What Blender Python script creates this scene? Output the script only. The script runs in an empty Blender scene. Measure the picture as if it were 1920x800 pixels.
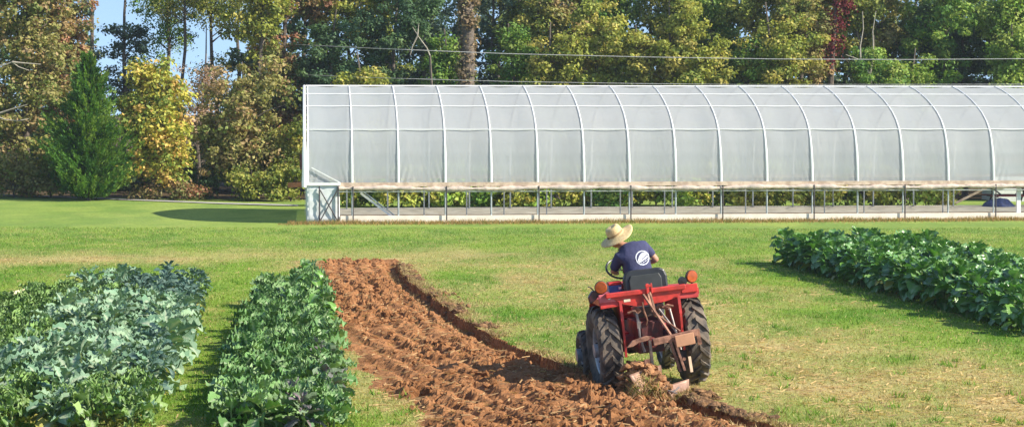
import bpy, math, random
import numpy as np
from math import radians, sin, cos, pi, sqrt, atan, atan2
from mathutils import Vector, Matrix
from mathutils.bvhtree import BVHTree

C = bpy.context.scene.collection
# ------------------------------------------------------------------ camera
F, CAMH, PITCH = 3890.0, 3.55, atan(188 / 3890.0)
cam = bpy.data.cameras.new('camera'); cam_o = bpy.data.objects.new('camera', cam); C.objects.link(cam_o)
cam.sensor_width = 36.0; cam.lens = F / 1920.0 * 36.0; cam.clip_start = 0.5; cam.clip_end = 4000
cam_o.location = (0, 0, CAMH); cam_o.rotation_euler = (pi / 2 - PITCH, 0, 0)
bpy.context.scene.camera = cam_o
# ------------------------------------------------------------------ sky, sun, exposure
SUN = Vector((1.0, -0.36, 0.80)).normalized()          # towards the sun
world = bpy.data.worlds.new('World'); bpy.context.scene.world = world; world.use_nodes = True
nt = world.node_tree; sky = nt.nodes.new('ShaderNodeTexSky'); sky.sky_type = 'NISHITA'; sky.sun_disc = False
sky.sun_elevation = math.asin(SUN.z); sky.sun_rotation = atan2(SUN.x, SUN.y)
sky.air_density = 1.0; sky.dust_density = 0.5; sky.ozone_density = 1.6
_tc = nt.nodes.new('ShaderNodeTexCoord'); _ad = nt.nodes.new('ShaderNodeVectorMath'); _ad.operation = 'ADD'; _ad.inputs[1].default_value = (0, 0, 0.16)
nt.links.new(_tc.outputs['Generated'], _ad.inputs[0]); nt.links.new(_ad.outputs[0], sky.inputs[0])
nt.links.new(sky.outputs[0], nt.nodes['Background'].inputs[0]); nt.nodes['Background'].inputs[1].default_value = 0.13
sun = bpy.data.lights.new('sun', 'SUN'); sun.energy = 5.0; sun.angle = radians(0.53); sun.color = (1.0, 0.92, 0.78)
sun_o = bpy.data.objects.new('sun', sun); C.objects.link(sun_o)
sun_o.rotation_euler = SUN.to_track_quat('Z', 'Y').to_euler()
vs = bpy.context.scene.view_settings; vs.view_transform = 'Standard'; vs.look = 'None'; vs.gamma = 1; vs.exposure = 0.76
vs.use_curve_mapping = False
cy = bpy.context.scene.cycles; cy.max_bounces = 6; cy.diffuse_bounces = 3; cy.transparent_max_bounces = 12
cy.transmission_bounces = 4; cy.caustics_reflective = False; cy.caustics_refractive = False

def pix(x, y, z=0.0):
    """where the sight line of a photograph point meets height z"""
    u = (400 - y) / F; r = (x - 960) / F
    dy = cos(PITCH) + u * sin(PITCH); dz = -sin(PITCH) + u * cos(PITCH)
    k = (z - CAMH) / dz
    return (r * k, dy * k)
def px_x(x, Y, z=0.0):
    return (x - 960) / F * (Y * cos(PITCH) + (CAMH - z) * sin(PITCH))
def z_at(y, Y):
    return CAMH + Y * math.tan(atan((400 - y) / F) - PITCH)

# ------------------------------------------------------------------ noise
_T = {}
def vn(x, y, seed=0):
    if seed not in _T: _T[seed] = np.random.default_rng(seed + 77).random((256, 256))
    t = _T[seed]; xi = np.floor(x).astype(int); yi = np.floor(y).astype(int); fx = x - xi; fy = y - yi
    fx = fx * fx * (3 - 2 * fx); fy = fy * fy * (3 - 2 * fy)
    a = t[xi & 255, yi & 255]; b = t[(xi + 1) & 255, yi & 255]; c = t[xi & 255, (yi + 1) & 255]; d = t[(xi + 1) & 255, (yi + 1) & 255]
    return (a * (1 - fx) + b * fx) * (1 - fy) + (c * (1 - fx) + d * fx) * fy
def fbm(x, y, seed=0, o=4):
    s = 0; a = 0.5; x = np.asarray(x, float); y = np.asarray(y, float)
    for i in range(o):
        s = s + a * vn(x, y, seed + i); a *= 0.5; x = x * 2.03 + 11.3; y = y * 2.03 + 5.7
    return s / (1 - 0.5 ** o)
def sm(a, b, x):
    t = np.clip((x - a) / (b - a), 0, 1); return t * t * (3 - 2 * t)

# ------------------------------------------------------------------ materials
def lnk(nt, a, b): nt.links.new(a, b)
def mat(name, col, rough=0.6, metal=0.0, spec=0.5, var=0.25, scale=8.0, bump=0.0, bscale=40.0, coat=0.0):
    m = bpy.data.materials.new(name); m.use_nodes = True; n = m.node_tree; b = n.nodes['Principled BSDF']
    tc = n.nodes.new('ShaderNodeTexCoord'); no = n.nodes.new('ShaderNodeTexNoise'); no.inputs['Scale'].default_value = scale
    no.inputs['Detail'].default_value = 6; lnk(n, tc.outputs['Object'], no.inputs['Vector'])
    r = n.nodes.new('ShaderNodeValToRGB'); e = r.color_ramp.elements
    e[0].position = 0.3; e[1].position = 0.72
    e[0].color = (*[c * (1 - var) for c in col], 1); e[1].color = (*[min(1, c * (1 + var)) for c in col], 1)
    lnk(n, no.outputs['Fac'], r.inputs[0]); lnk(n, r.outputs[0], b.inputs['Base Color'])
    b.inputs['Roughness'].default_value = rough; b.inputs['Metallic'].default_value = metal
    b.inputs['Specular IOR Level'].default_value = spec; b.inputs['Coat Weight'].default_value = coat
    if bump:
        n2 = n.nodes.new('ShaderNodeTexNoise'); n2.inputs['Scale'].default_value = bscale; n2.inputs['Detail'].default_value = 5
        lnk(n, tc.outputs['Object'], n2.inputs['Vector'])
        bp = n.nodes.new('ShaderNodeBump'); bp.inputs['Strength'].default_value = bump; bp.inputs['Distance'].default_value = 0.02
        lnk(n, n2.outputs['Fac'], bp.inputs['Height']); lnk(n, bp.outputs[0], b.inputs['Normal'])
    return m
def mat2(name, c1, c2, scale, lo=0.4, hi=0.6, **k):
    m = mat(name, c1, **k); r = [x for x in m.node_tree.nodes if x.bl_idname == 'ShaderNodeValToRGB'][0]
    [x for x in m.node_tree.nodes if x.bl_idname == 'ShaderNodeTexNoise'][0].inputs['Scale'].default_value = scale
    r.color_ramp.elements[0].position = lo; r.color_ramp.elements[1].position = hi
    r.color_ramp.elements[0].color = (*c1, 1); r.color_ramp.elements[1].color = (*c2, 1)
    return m
def leaf_mat(name, rough=0.55, trans=0.3, spec=0.4, tint=(1.0, 1.0, 0.7), bump=0.0):
    """leaves: colour comes from the Col attribute (each leaf has its own)"""
    m = bpy.data.materials.new(name); m.use_nodes = True; n = m.node_tree; b = n.nodes['Principled BSDF']
    a = n.nodes.new('ShaderNodeAttribute'); a.attribute_name = 'Col'
    lnk(n, a.outputs['Color'], b.inputs['Base Color'])
    b.inputs['Roughness'].default_value = rough; b.inputs['Specular IOR Level'].default_value = spec
    t = n.nodes.new('ShaderNodeBsdfTranslucent'); mx = n.nodes.new('ShaderNodeMixShader'); mx.inputs[0].default_value = trans
    v = n.nodes.new('ShaderNodeMix'); v.data_type = 'RGBA'; v.blend_type = 'MULTIPLY'; v.inputs[0].default_value = 1
    lnk(n, a.outputs['Color'], v.inputs[6]); v.inputs[7].default_value = (*[1.5 * q for q in tint], 1)
    lnk(n, v.outputs[2], t.inputs['Color'])
    lnk(n, b.outputs[0], mx.inputs[1]); lnk(n, t.outputs[0], mx.inputs[2]); lnk(n, mx.outputs[0], n.nodes['Material Output'].inputs[0])
    if bump:
        tc = n.nodes.new('ShaderNodeTexCoord'); no = n.nodes.new('ShaderNodeTexNoise'); no.inputs['Scale'].default_value = 45
        lnk(n, tc.outputs['Object'], no.inputs['Vector']); bp = n.nodes.new('ShaderNodeBump')
        bp.inputs['Strength'].default_value = bump; bp.inputs['Distance'].default_value = 0.02
        lnk(n, no.outputs['Fac'], bp.inputs['Height']); lnk(n, bp.outputs[0], b.inputs['Normal']); lnk(n, bp.outputs[0], t.inputs['Normal'])
    return m

# ------------------------------------------------------------------ mesh helpers
def np_mesh(name, v, f, m, col=None, smooth=False, parent=None):
    me = bpy.data.meshes.new(name); v = np.asarray(v, np.float32); f = np.asarray(f, np.int32); k = f.shape[1]
    me.vertices.add(len(v)); me.vertices.foreach_set('co', v.ravel())
    me.loops.add(f.size); me.loops.foreach_set('vertex_index', f.ravel())
    me.polygons.add(len(f)); me.polygons.foreach_set('loop_start', np.arange(len(f), dtype=np.int32) * k)
    me.polygons.foreach_set('use_smooth', np.full(len(f), smooth))
    me.update(calc_edges=True); me.validate()
    if col is not None:
        a = me.color_attributes.new('Col', 'FLOAT_COLOR', 'POINT')
        c = np.ones((len(v), 4), np.float32); c[:, :3] = col; a.data.foreach_set('color', c.ravel())
    me.materials.append(m); o = bpy.data.objects.new(name, me); C.objects.link(o)
    if parent: o.parent = parent
    return o
class MB:
    def __init__(s): s.v = []; s.f = []
    def add(s, vs, fs):
        b = len(s.v); s.v += [tuple(p) for p in vs]; s.f += [tuple(i + b for i in q) for q in fs]; return s
    def box(s, c, d, rot=None, taper=1.0):
        x, y, z = [q / 2 for q in d]; P = []
        for k in (-1, 1):
            t = taper if k > 0 else 1.0
            for i, j in ((-1, -1), (1, -1), (1, 1), (-1, 1)):
                p = Vector((i * x * t, j * y * t, k * z))
                if rot is not None: p = rot @ p
                P.append(p + Vector(c))
        return s.add(P, [(3, 2, 1, 0), (4, 5, 6, 7), (0, 1, 5, 4), (1, 2, 6, 5), (2, 3, 7, 6), (3, 0, 4, 7)])
    def bar(s, a, b, w, h, up=(0, 0, 1)):
        """rectangular bar from a to b"""
        a = Vector(a); b = Vector(b); d = (b - a); L = d.length; d.normalize(); u = Vector(up)
        x = d.cross(u)
        if x.length < 1e-3: x = d.cross(Vector((0, 1, 0)))
        x.normalize(); u = x.cross(d); R = Matrix((x, d, u)).transposed()
        return s.box((a + b) / 2, (w, L, h), R)
    def tube(s, pts, r, n=8, cap=True):
        pts = [Vector(p) for p in pts]; rs = r if isinstance(r, (list, tuple)) else [r] * len(pts)
        V = []; prev = None
        for i, p in enumerate(pts):
            d = (pts[min(i + 1, len(pts) - 1)] - pts[max(i - 1, 0)]).normalized()
            if prev is None: x = d.orthogonal().normalized()
            else:
                x = prev - d * prev.dot(d); x.normalize()
            prev = x; y = d.cross(x)
            V += [p + (x * cos(2 * pi * k / n) + y * sin(2 * pi * k / n)) * rs[i] for k in range(n)]
        Fs = [(i * n + k, i * n + (k + 1) % n, (i + 1) * n + (k + 1) % n, (i + 1) * n + k) for i in range(len(pts) - 1) for k in range(n)]
        if cap: Fs += [tuple(reversed(range(n))), tuple((len(pts) - 1) * n + k for k in range(n))]
        return s.add(V, Fs)
    def lathe(s, prof, n=32, M=None, closed=False):
        """profile (r, h) turned about local z, then moved by M"""
        V = []; M = M or Matrix()
        for r, h in prof:
            V += [M @ Vector((r * cos(2 * pi * k / n), r * sin(2 * pi * k / n), h)) for k in range(n)]
        m = len(prof); Fs = []
        for i in range(m if closed else m - 1):
            j = (i + 1) % m
            Fs += [(i * n + k, i * n + (k + 1) % n, j * n + (k + 1) % n, j * n + k) for k in range(n)]
        return s.add(V, Fs)
    def prism(s, poly, a, b, M=None):
        """2D polygon (x, y) extruded from a to b along local z"""
        M = M or Matrix(); n = len(poly)
        V = [M @ Vector((x, y, a)) for x, y in poly] + [M @ Vector((x, y, b)) for x, y in poly]
        return s.add(V, [tuple(reversed(range(n))), tuple(range(n, 2 * n))] + [(k, (k + 1) % n, n + (k + 1) % n, n + k) for k in range(n)])
    def build(s, name, m, parent=None, smooth=False, bevel=0.0, angle=40):
        me = bpy.data.meshes.new(name); me.from_pydata([tuple(p) for p in s.v], [], s.f); me.update()
        me.materials.append(m); o = bpy.data.objects.new(name, me); C.objects.link(o)
        if parent: o.parent = parent
        if smooth:
            me.polygons.foreach_set('use_smooth', [True] * len(me.polygons))
            try: me.set_sharp_from_angle(angle=radians(angle))
            except Exception: pass
        if bevel:
            bv = o.modifiers.new('bevel', 'BEVEL'); bv.width = bevel; bv.segments = 2; bv.limit_method = 'ANGLE'
        return o
def tag(o, label=None, cat=None, group=None, kind=None):
    if label: o['label'] = label
    if cat: o['category'] = cat
    if group: o['group'] = group
    if kind: o['kind'] = kind
    return o
def empty(name, loc=(0, 0, 0), rz=0, label=None, cat=None, group=None):
    o = bpy.data.objects.new(name, None); o.empty_display_size = 0.2; C.objects.link(o); o.location = loc; o.rotation_euler = (0, 0, rz)
    return tag(o, label, cat, group)
def copy_tree(o, kids):
    c = o.copy(); C.objects.link(c)
    for k in kids:
        d = k.copy(); C.objects.link(d); d.parent = c
    return c
ORD = ['first', 'second', 'third', 'fourth', 'fifth', 'sixth', 'seventh', 'eighth', 'ninth', 'tenth', 'eleventh', 'twelfth',
       'thirteenth', 'fourteenth', 'fifteenth', 'sixteenth', 'seventeenth', 'eighteenth', 'nineteenth', 'twentieth']

# ================================================================== GROUND
R_PX = [(735, 484), (747, 490), (757, 515), (800, 550), (850, 585), (920, 628), (1000, 663), (1085, 692), (1165, 716), (1180, 727),
        (1238, 734), (1300, 755), (1380, 782), (1450, 800), (1640, 850)]
L_PX = [(598, 488), (585, 520), (585, 560), (610, 600), (645, 645), (690, 700), (705, 730), (745, 765), (800, 800), (880, 850)]
RW = np.array([pix(*p) for p in R_PX])[::-1]; LW = np.array([pix(*p) for p in L_PX])[::-1]
def x_right(Y): return np.interp(Y, RW[:, 1], RW[:, 0])
def x_left(Y): return np.interp(Y, LW[:, 1], LW[:, 0])
def soil_s(X, Y):
    """signed distance to the left of the furrow wall, to the right of the loose left edge and to the far end"""
    jr = (fbm(X * 2.5, Y * 2.0, 3, 3) - .5) * .20 + (fbm(X * 9, Y * 6, 5, 2) - .5) * .12
    jl = (fbm(X * 1.5, Y * .9, 9, 4) - .5) * 1.1
    je = (fbm(X * 1.6, Y * .7, 14, 3) - .5) * 2.4
    return x_right(Y) + jr - X, X - x_left(Y) - jl, 50.3 + je - Y
def base_h(X, Y):
    h = .18 * sm(52, 84, Y) * sm(-6, -24, X) + .05 * (fbm(X * .18, Y * .14, 21, 3) - .5)
    return h + .012 * (fbm(X * 1.4, Y * 1.4, 25, 3) - .5)
TX, TY = pix(1223, 718)           # tractor: midpoint under the rear axle
def slabs(X, Y, cell, seed):
    """angular broken plates: every cell is its own tilted facet"""
    g = np.random.default_rng(seed).random((128, 128, 5)); x = X / cell; y = Y / cell; xi = np.floor(x).astype(int); yi = np.floor(y).astype(int)
    best = np.full(x.shape, 9e9); h = np.zeros(x.shape); sec = np.full(x.shape, 9e9)
    for a in (-1, 0, 1):
        for b in (-1, 0, 1):
            q = g[(xi + a) & 127, (yi + b) & 127]; dx = x - (xi + a + q[..., 0]); dy = y - (yi + b + q[..., 1]); d = np.hypot(dx, dy)
            hh = q[..., 2] - .5 + (q[..., 3] - .5) * 1.5 * dx + (q[..., 4] - .5) * 1.5 * dy; n = d < best
            sec = np.where(n, best, np.minimum(sec, d)); h = np.where(n, hh, h); best = np.where(n, d, best)
    return h - .5 * np.clip(.12 - (sec - best), 0, .12) / .12
def soil_h(X, Y):
    s, l, e = soil_s(X, Y); inside = np.minimum(np.minimum(l, e * .5), s + .35)
    k = sm(0, .35, inside)
    along = X + .22 * Y
    n1 = fbm(along * 1.7, Y * .8, 31, 5); n2 = np.abs(fbm(X * 4.6, Y * 3.6, 37, 4) - .5) * 2; n3 = fbm(X * 15, Y * 13, 43, 3)
    n4 = vn(X * 9 + 3 * n1, Y * 7, 47)
    rough = .25 + 1.3 * sm(.35, .7, fbm(X * .8, Y * .45, 33, 3)); wx = X + .12 * (fbm(X * 5, Y * 5, 35, 2) - .5); wy = Y + .12 * (fbm(X * 5, Y * 5, 36, 2) - .5)
    h = .035 + .07 * (n1 - .42) + .055 * rough * slabs(wx + .3 * wy, wy * .7, .24, 5) + .050 * rough * slabs(wx, wy, .115, 6) + .035 * (n3 - .5)
    h = h + .035 * np.sin(2 * pi * s / .42 + 3 * n1)
    near = sm(30.5, 25.5, Y); h = h * (1 + .35 * near)
    tr = sm(-.02, .03, s) * (1 - sm(.26, .55, s)) * sm(50.5, 48.5, Y)
    h = h * (1 - .7 * tr) - .19 * tr
    # the sod thrown up behind the left rear wheel
    return h * k
def height(X, Y):
    s, l, e = soil_s(X, Y); ins = (s > 0) & (l > 0) & (e > 0)
    return base_h(X, Y) + np.where(ins, soil_h(X, Y), .03 * (1 - sm(0, .3, np.abs(s))) * sm(51, 49, Y) * (fbm(X * 9, Y * 9, 51, 2)))
def hz(x, y): return float(height(np.array([x]), np.array([y]))[0])
def dryness(X, Y):
    s, l, e = soil_s(X, Y); n = fbm(X * .45, Y * .22, 61, 4); n2 = fbm(X * 2.2, Y * 1.3, 66, 4)
    d = .07 + .42 * np.exp(-((Y - 51.5 - .1 * X) / 2.6) ** 2) * sm(3, -2, X)
    d = d + .40 * sm(57, 46, Y) * sm(.0, -3, s) * sm(-9.5, -3, s) * sm(9, 5.5, X + .12 * (Y - 35))
    d = d + .28 * sm(31, 26, Y) * sm(1.0, 4.0, X)
    d = d + .55 * np.exp(-(np.minimum(s, 0) / .55) ** 2) * (s < .3) * (Y < 51)
    d = d + .45 * sm(1.6, .2, np.abs(l)) * (l < .3) * (Y < 50) * sm(-1.5, -.6, l)
    d = d - .12 * sm(55, 66, Y)
    n3 = fbm(X * 1.1, Y * .6, 68, 3)
    return np.clip(d * (.2 + 1.6 * n) + .55 * (n2 - .5) + .7 * (n3 - .5) * sm(60, 45, Y), 0, 1)
GREEN_A = np.array([.185, .285, .035]); GREEN_B = np.array([.115, .225, .022]); STRAW = np.array([.46, .365, .165]); TAN = np.array([.36, .23, .105])
def lawn_col(X, Y):
    d = dryness(X, Y)[:, None]; n = fbm(X * .9, Y * .5, 71, 4)[:, None]; p = fbm(X * 3.0, Y * 2.0, 75, 3)[:, None]
    lush = (sm(.3, .7, n)); g = GREEN_A * (1 - lush) + GREEN_B * lush
    far = sm(50, 70, Y)[:, None] * (.6 + .8 * fbm(X * .25, Y * .12, 73, 4)[:, None]); g = g * (1 + .08 * far) + np.array([.048, .022, .030]) * far
    bare = sm(.55, .75, p) * sm(.35, .7, d)
    st = STRAW * (1 - bare) + TAN * bare
    c = g * (1 - d) + st * d; w = (sm(84.0, 85.5, Y + .8 * (fbm(X * .7, Y * .7, 79, 3) - .5)))[:, None]
    return c * (1 - w) + np.array([.10, .07, .035]) * (.7 + .6 * p) * w
def ground_mat():
    m = bpy.data.materials.new('lawn'); m.use_nodes = True; n = m.node_tree; b = n.nodes['Principled BSDF']
    a = n.nodes.new('ShaderNodeAttribute'); a.attribute_name = 'Col'
    tc = n.nodes.new('ShaderNodeTexCoord'); no = n.nodes.new('ShaderNodeTexNoise'); no.inputs['Scale'].default_value = 9; no.inputs['Detail'].default_value = 8
    no.inputs['Roughness'].default_value = .7
    lnk(n, tc.outputs['Object'], no.inputs['Vector']); mp = n.nodes.new('ShaderNodeMapRange')
    mp.inputs[1].default_value = .3; mp.inputs[2].default_value = .7; mp.inputs[3].default_value = .62; mp.inputs[4].default_value = 1.3
    lnk(n, no.outputs['Fac'], mp.inputs[0]); v = n.nodes.new('ShaderNodeVectorMath'); v.operation = 'SCALE'
    lnk(n, a.outputs['Color'], v.inputs[0]); lnk(n, mp.outputs[0], v.inputs['Scale']); lnk(n, v.outputs[0], b.inputs['Base Color'])
    bp = n.nodes.new('ShaderNodeBump'); bp.inputs['Strength'].default_value = .6; bp.inputs['Distance'].default_value = .04
    lnk(n, no.outputs['Fac'], bp.inputs['Height']); lnk(n, bp.outputs[0], b.inputs['Normal'])
    b.inputs['Roughness'].default_value = .9; b.inputs['Specular IOR Level'].default_value = .15
    return m
def soil_mat():
    m = bpy.data.materials.new('soil'); m.use_nodes = True; n = m.node_tree; b = n.nodes['Principled BSDF']
    tc = n.nodes.new('ShaderNodeTexCoord')
    def noise(sc, det=8, rough=.6):
        q = n.nodes.new('ShaderNodeTexNoise'); q.inputs['Scale'].default_value = sc; q.inputs['Detail'].default_value = det
        q.inputs['Roughness'].default_value = rough; lnk(n, tc.outputs['Object'], q.inputs['Vector']); return q
    n1 = noise(1.3); n2 = noise(22, 8, .7)
    r = n.nodes.new('ShaderNodeValToRGB'); e = r.color_ramp.elements; e[0].position = .36; e[0].color = (.180, .076, .028, 1)
    e[1].position = .66; e[1].color = (.49, .25, .115, 1); q = e.new(.5); q.color = (.335, .158, .068, 1)
    ad = n.nodes.new('ShaderNodeMath'); ad.operation = 'MULTIPLY_ADD'; ad.inputs[1].default_value = .45
    mm = n.nodes.new('ShaderNodeMath'); mm.operation = 'MULTIPLY'; mm.inputs[1].default_value = .5
    lnk(n, n1.outputs['Fac'], ad.inputs[0]); lnk(n, n2.outputs['Fac'], mm.inputs[0]); lnk(n, mm.outputs[0], ad.inputs[2])
    lnk(n, ad.outputs[0], r.inputs[0]); lnk(n, r.outputs[0], b.inputs['Base Color'])
    n3 = noise(38, 10, .75); bp = n.nodes.new('ShaderNodeBump'); bp.inputs['Strength'].default_value = .8; bp.inputs['Distance'].default_value = .03
    lnk(n, n3.outputs['Fac'], bp.inputs['Height']); lnk(n, bp.outputs[0], b.inputs['Normal'])
    b.inputs['Roughness'].default_value = .92; b.inputs['Specular IOR Level'].default_value = .12
    return m
M_LAWN = ground_mat(); M_SOIL = soil_mat()
def grid(x0, x1, y0, y1, dx, dy):
    xs = np.linspace(x0, x1, int(round((x1 - x0) / dx)) + 1); ys = np.linspace(y0, y1, int(round((y1 - y0) / dy)) + 1)
    X, Y = np.meshgrid(xs, ys); nx = len(xs); i, j = np.meshgrid(np.arange(nx - 1), np.arange(len(ys) - 1))
    a = (j * nx + i).ravel(); return X.ravel(), Y.ravel(), np.stack([a, a + 1, a + nx + 1, a + nx], 1)
BX0, BX1, BY0, BY1 = -5.6, 4.4, 20.0, 52.0
X, Y, Fq = grid(BX0, BX1, BY0, BY1, 1 / 30, .04)
s, l, e = soil_s(X, Y); ins = (s > 0) & (l > 0) & (e > 0); Z = height(X, Y)
fin = ins[Fq].any(1)
def sub(name, X, Y, Z, Fq, m, col, smooth):
    used = np.unique(Fq); mp = np.zeros(len(X), np.int64); mp[used] = np.arange(len(used))
    return np_mesh(name, np.stack([X[used], Y[used], Z[used]], 1), mp[Fq], m, None if col is None else col[used], smooth)
inner = sub('lawn', X, Y, Z, Fq[~fin], M_LAWN, lawn_col(X, Y), True)
soil = sub('ploughed_soil', X, Y, Z, Fq[fin], M_SOIL, None, False)
tag(soil, 'orange-brown freshly ploughed soil strip', 'soil', kind='structure')
tag(inner, 'short dry and green grass round the ploughed strip', 'lawn', kind='structure')
# outer sheet with the hole of the fine grid; rows and columns match the fine grid's border lines
xs = np.unique(np.concatenate([np.linspace(-3000, -60, 12), np.linspace(-60, -16, 45), np.linspace(-16, BX0, 53), np.linspace(BX0, BX1, 51), np.linspace(BX1, 16, 59), np.linspace(16, 60, 45), np.linspace(60, 3000, 12)]))
ys = np.unique(np.concatenate([np.linspace(-60, BY0, 20), np.linspace(BY0, BY1, 129), np.linspace(BY1, 90, 150), np.linspace(90, 140, 26), np.linspace(140, 3000, 20)]))
X, Y = np.meshgrid(xs, ys); X = X.ravel(); Y = Y.ravel(); nx = len(xs)
i, j = np.meshgrid(np.arange(nx - 1), np.arange(len(ys) - 1)); a = (j * nx + i).ravel(); Fq = np.stack([a, a + 1, a + nx + 1, a + nx], 1)
cx = X[Fq].mean(1); cyy = Y[Fq].mean(1); keep = ~((cx > BX0) & (cx < BX1) & (cyy > BY0) & (cyy < BY1))
tag(sub('ground', X, Y, height(X, Y), Fq[keep], M_LAWN, lawn_col(X, Y), True), 'green lawn running from the beds to the trees', 'lawn', kind='structure')
# gravel drive far left, at the foot of the trees
pts = [pix(-300, 366), pix(0, 373), pix(200, 378), pix(420, 384), pix(560, 386)]
M_GRAVEL = mat('gravel', (.38, .37, .34), .9, var=.3, scale=6)
V = []; 
for (x, y) in pts:
    V += [(x, y - .45, float(base_h(np.array([x]), np.array([y - .45]))[0]) + .03), (x, y + .45, float(base_h(np.array([x]), np.array([y + .45]))[0]) + .03)]
tag(np_mesh('gravel_path', V, [[2 * k, 2 * k + 2, 2 * k + 3, 2 * k + 1] for k in range(len(pts) - 1)], M_GRAVEL), 'thin pale gravel track at the foot of the trees', 'path', kind='structure')

# ------------------------------------------------------------------ grass blades, straw, clods
rng = np.random.default_rng(5)
M_BLADE = leaf_mat('grass_blade', .6, .35, .25)
def blades(name, X, Y, hgt, wid, col, lean=.5, zoff=-.005, zs=None):
    n = len(X); th = rng.random(n) * 2 * pi; Z = (height(X, Y) if zs is None else zs) + zoff
    dx, dy = np.cos(th) * wid / 2, np.sin(th) * wid / 2; ph = rng.random(n) * 2 * pi; ln = rng.random(n) * lean * hgt
    v = np.empty((n, 3, 3)); v[:, 0] = np.stack([X - dx, Y - dy, Z], 1); v[:, 1] = np.stack([X + dx, Y + dy, Z], 1)
    v[:, 2] = np.stack([X + np.cos(ph) * ln, Y + np.sin(ph) * ln, Z + hgt], 1)
    return np_mesh(name, v.reshape(-1, 3), np.arange(3 * n).reshape(-1, 3), M_BLADE, np.repeat(col, 3, 0))
def on_lawn(n, y0, y1, p=1.0, xr=.262):
    Y = y0 + (y1 - y0) * rng.random(n) ** p; X = (rng.random(n) * 2 - 1) * xr * (Y + 1)
    s, l, e = soil_s(X, Y); k = ~((s > -.02) & (l > -.02) & (e > -.02)); return X[k], Y[k]
X, Y = on_lawn(330000, 22.5, 64, 1.25)
d = dryness(X, Y); col = lawn_col(X, Y) * (.7 + .75 * rng.random((len(X), 1)))
dryb = rng.random(len(X)) < .08 + .5 * d; col[dryb] = STRAW * (.75 + .55 * rng.random((dryb.sum(), 1)))
lush = fbm(X * 1.1, Y * .7, 71, 4)
tag(blades('short_grass', X, Y, (.02 + .035 * rng.random(len(X))) * (.6 + .9 * lush) * (1 - .4 * d), .010 + .00022 * Y, col, 1.3), 'mown grass blades over the lawn', 'grass', kind='stuff')
# bare straw lying on the lawn and in the soil
def straw(name, X, Y, L, zo, colr=(.55, .42, .2), label='', cat='straw'):
    n = len(X); th = rng.random(n) * 2 * pi; L = L * (.4 + rng.random(n)); w = .006 + .0035 * rng.random(n)
    Z = height(X, Y) + zo; dx, dy = np.cos(th), np.sin(th); t = (rng.random(n) - .3) * .35
    v = np.empty((n, 4, 3))
    for k, (a, b) in enumerate(((-1, -1), (-1, 1), (1, 1), (1, -1))):
        v[:, k] = np.stack([X + dx * L / 2 * a - dy * w * b, Y + dy * L / 2 * a + dx * w * b, Z + (a + 1) / 2 * t * L + .004 * b], 1)
    col = np.array(colr) * (.6 + .7 * rng.random((n, 1)))
    return tag(np_mesh(name, v.reshape(-1, 3), np.arange(4 * n).reshape(-1, 4), M_BLADE, np.repeat(col, 4, 0)), label, cat, kind='stuff')
n = 2600; Y = 22.5 + 27 * rng.random(n) ** 1.5; X = x_left(Y) + (x_right(Y) - x_left(Y)) * rng.random(n)
straw('straw_in_soil', X, Y, .11, .015, (.5, .33, .16), 'dry stalks mixed into the ploughed soil')
X, Y = on_lawn(30000, 22.5, 50, 1.2); k = rng.random(len(X)) < dryness(X, Y) ** 1.5 * 1.4
straw('dead_grass', X[k], Y[k], .10, .012, (.52, .38, .18), 'dead straw lying on the dry parts of the lawn')
n0 = 340; cx_, cy_ = on_lawn(n0, 23, 46, 1.2); m_ = 16; X = np.repeat(cx_, m_) + rng.normal(0, .05, len(cx_) * m_); Y = np.repeat(cy_, m_) + rng.normal(0, .05, len(cx_) * m_)
tag(blades('weed_tufts', X, Y, .05 + .07 * rng.random(len(X)), .022 + 0 * X, np.array([[.16, .29, .035]]) * (.7 + .6 * rng.random((len(X), 1))), 1.4), 'brighter green weed tufts standing out of the lawn', 'weeds', kind='stuff')
# dry turf torn up along the furrow wall
n = 22000; Y = 22.5 + 27 * rng.random(n) ** 1.3; X = x_right(Y) + rng.exponential(.11, n) * rng.choice([-1, 1, 1], n) * (1 + 2.2 * (fbm(Y * .9, Y * .1, 83, 3) > .56))
k = fbm(X * 2, Y * 1.2, 87, 3) > .40; X, Y = X[k], Y[k]
c = np.where(rng.random((len(X), 1)) < .45, np.array([[.20, .13, .06]]), np.array([[.50, .38, .19]])) * (.6 + .6 * rng.random((len(X), 1)))
tag(blades('torn_turf', X, Y, .03 + .07 * rng.random(len(X)) ** 2.5 , .016 + 0 * X, c, 1.6), 'torn dry turf along the edge of the furrow', 'turf', kind='stuff')

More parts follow.
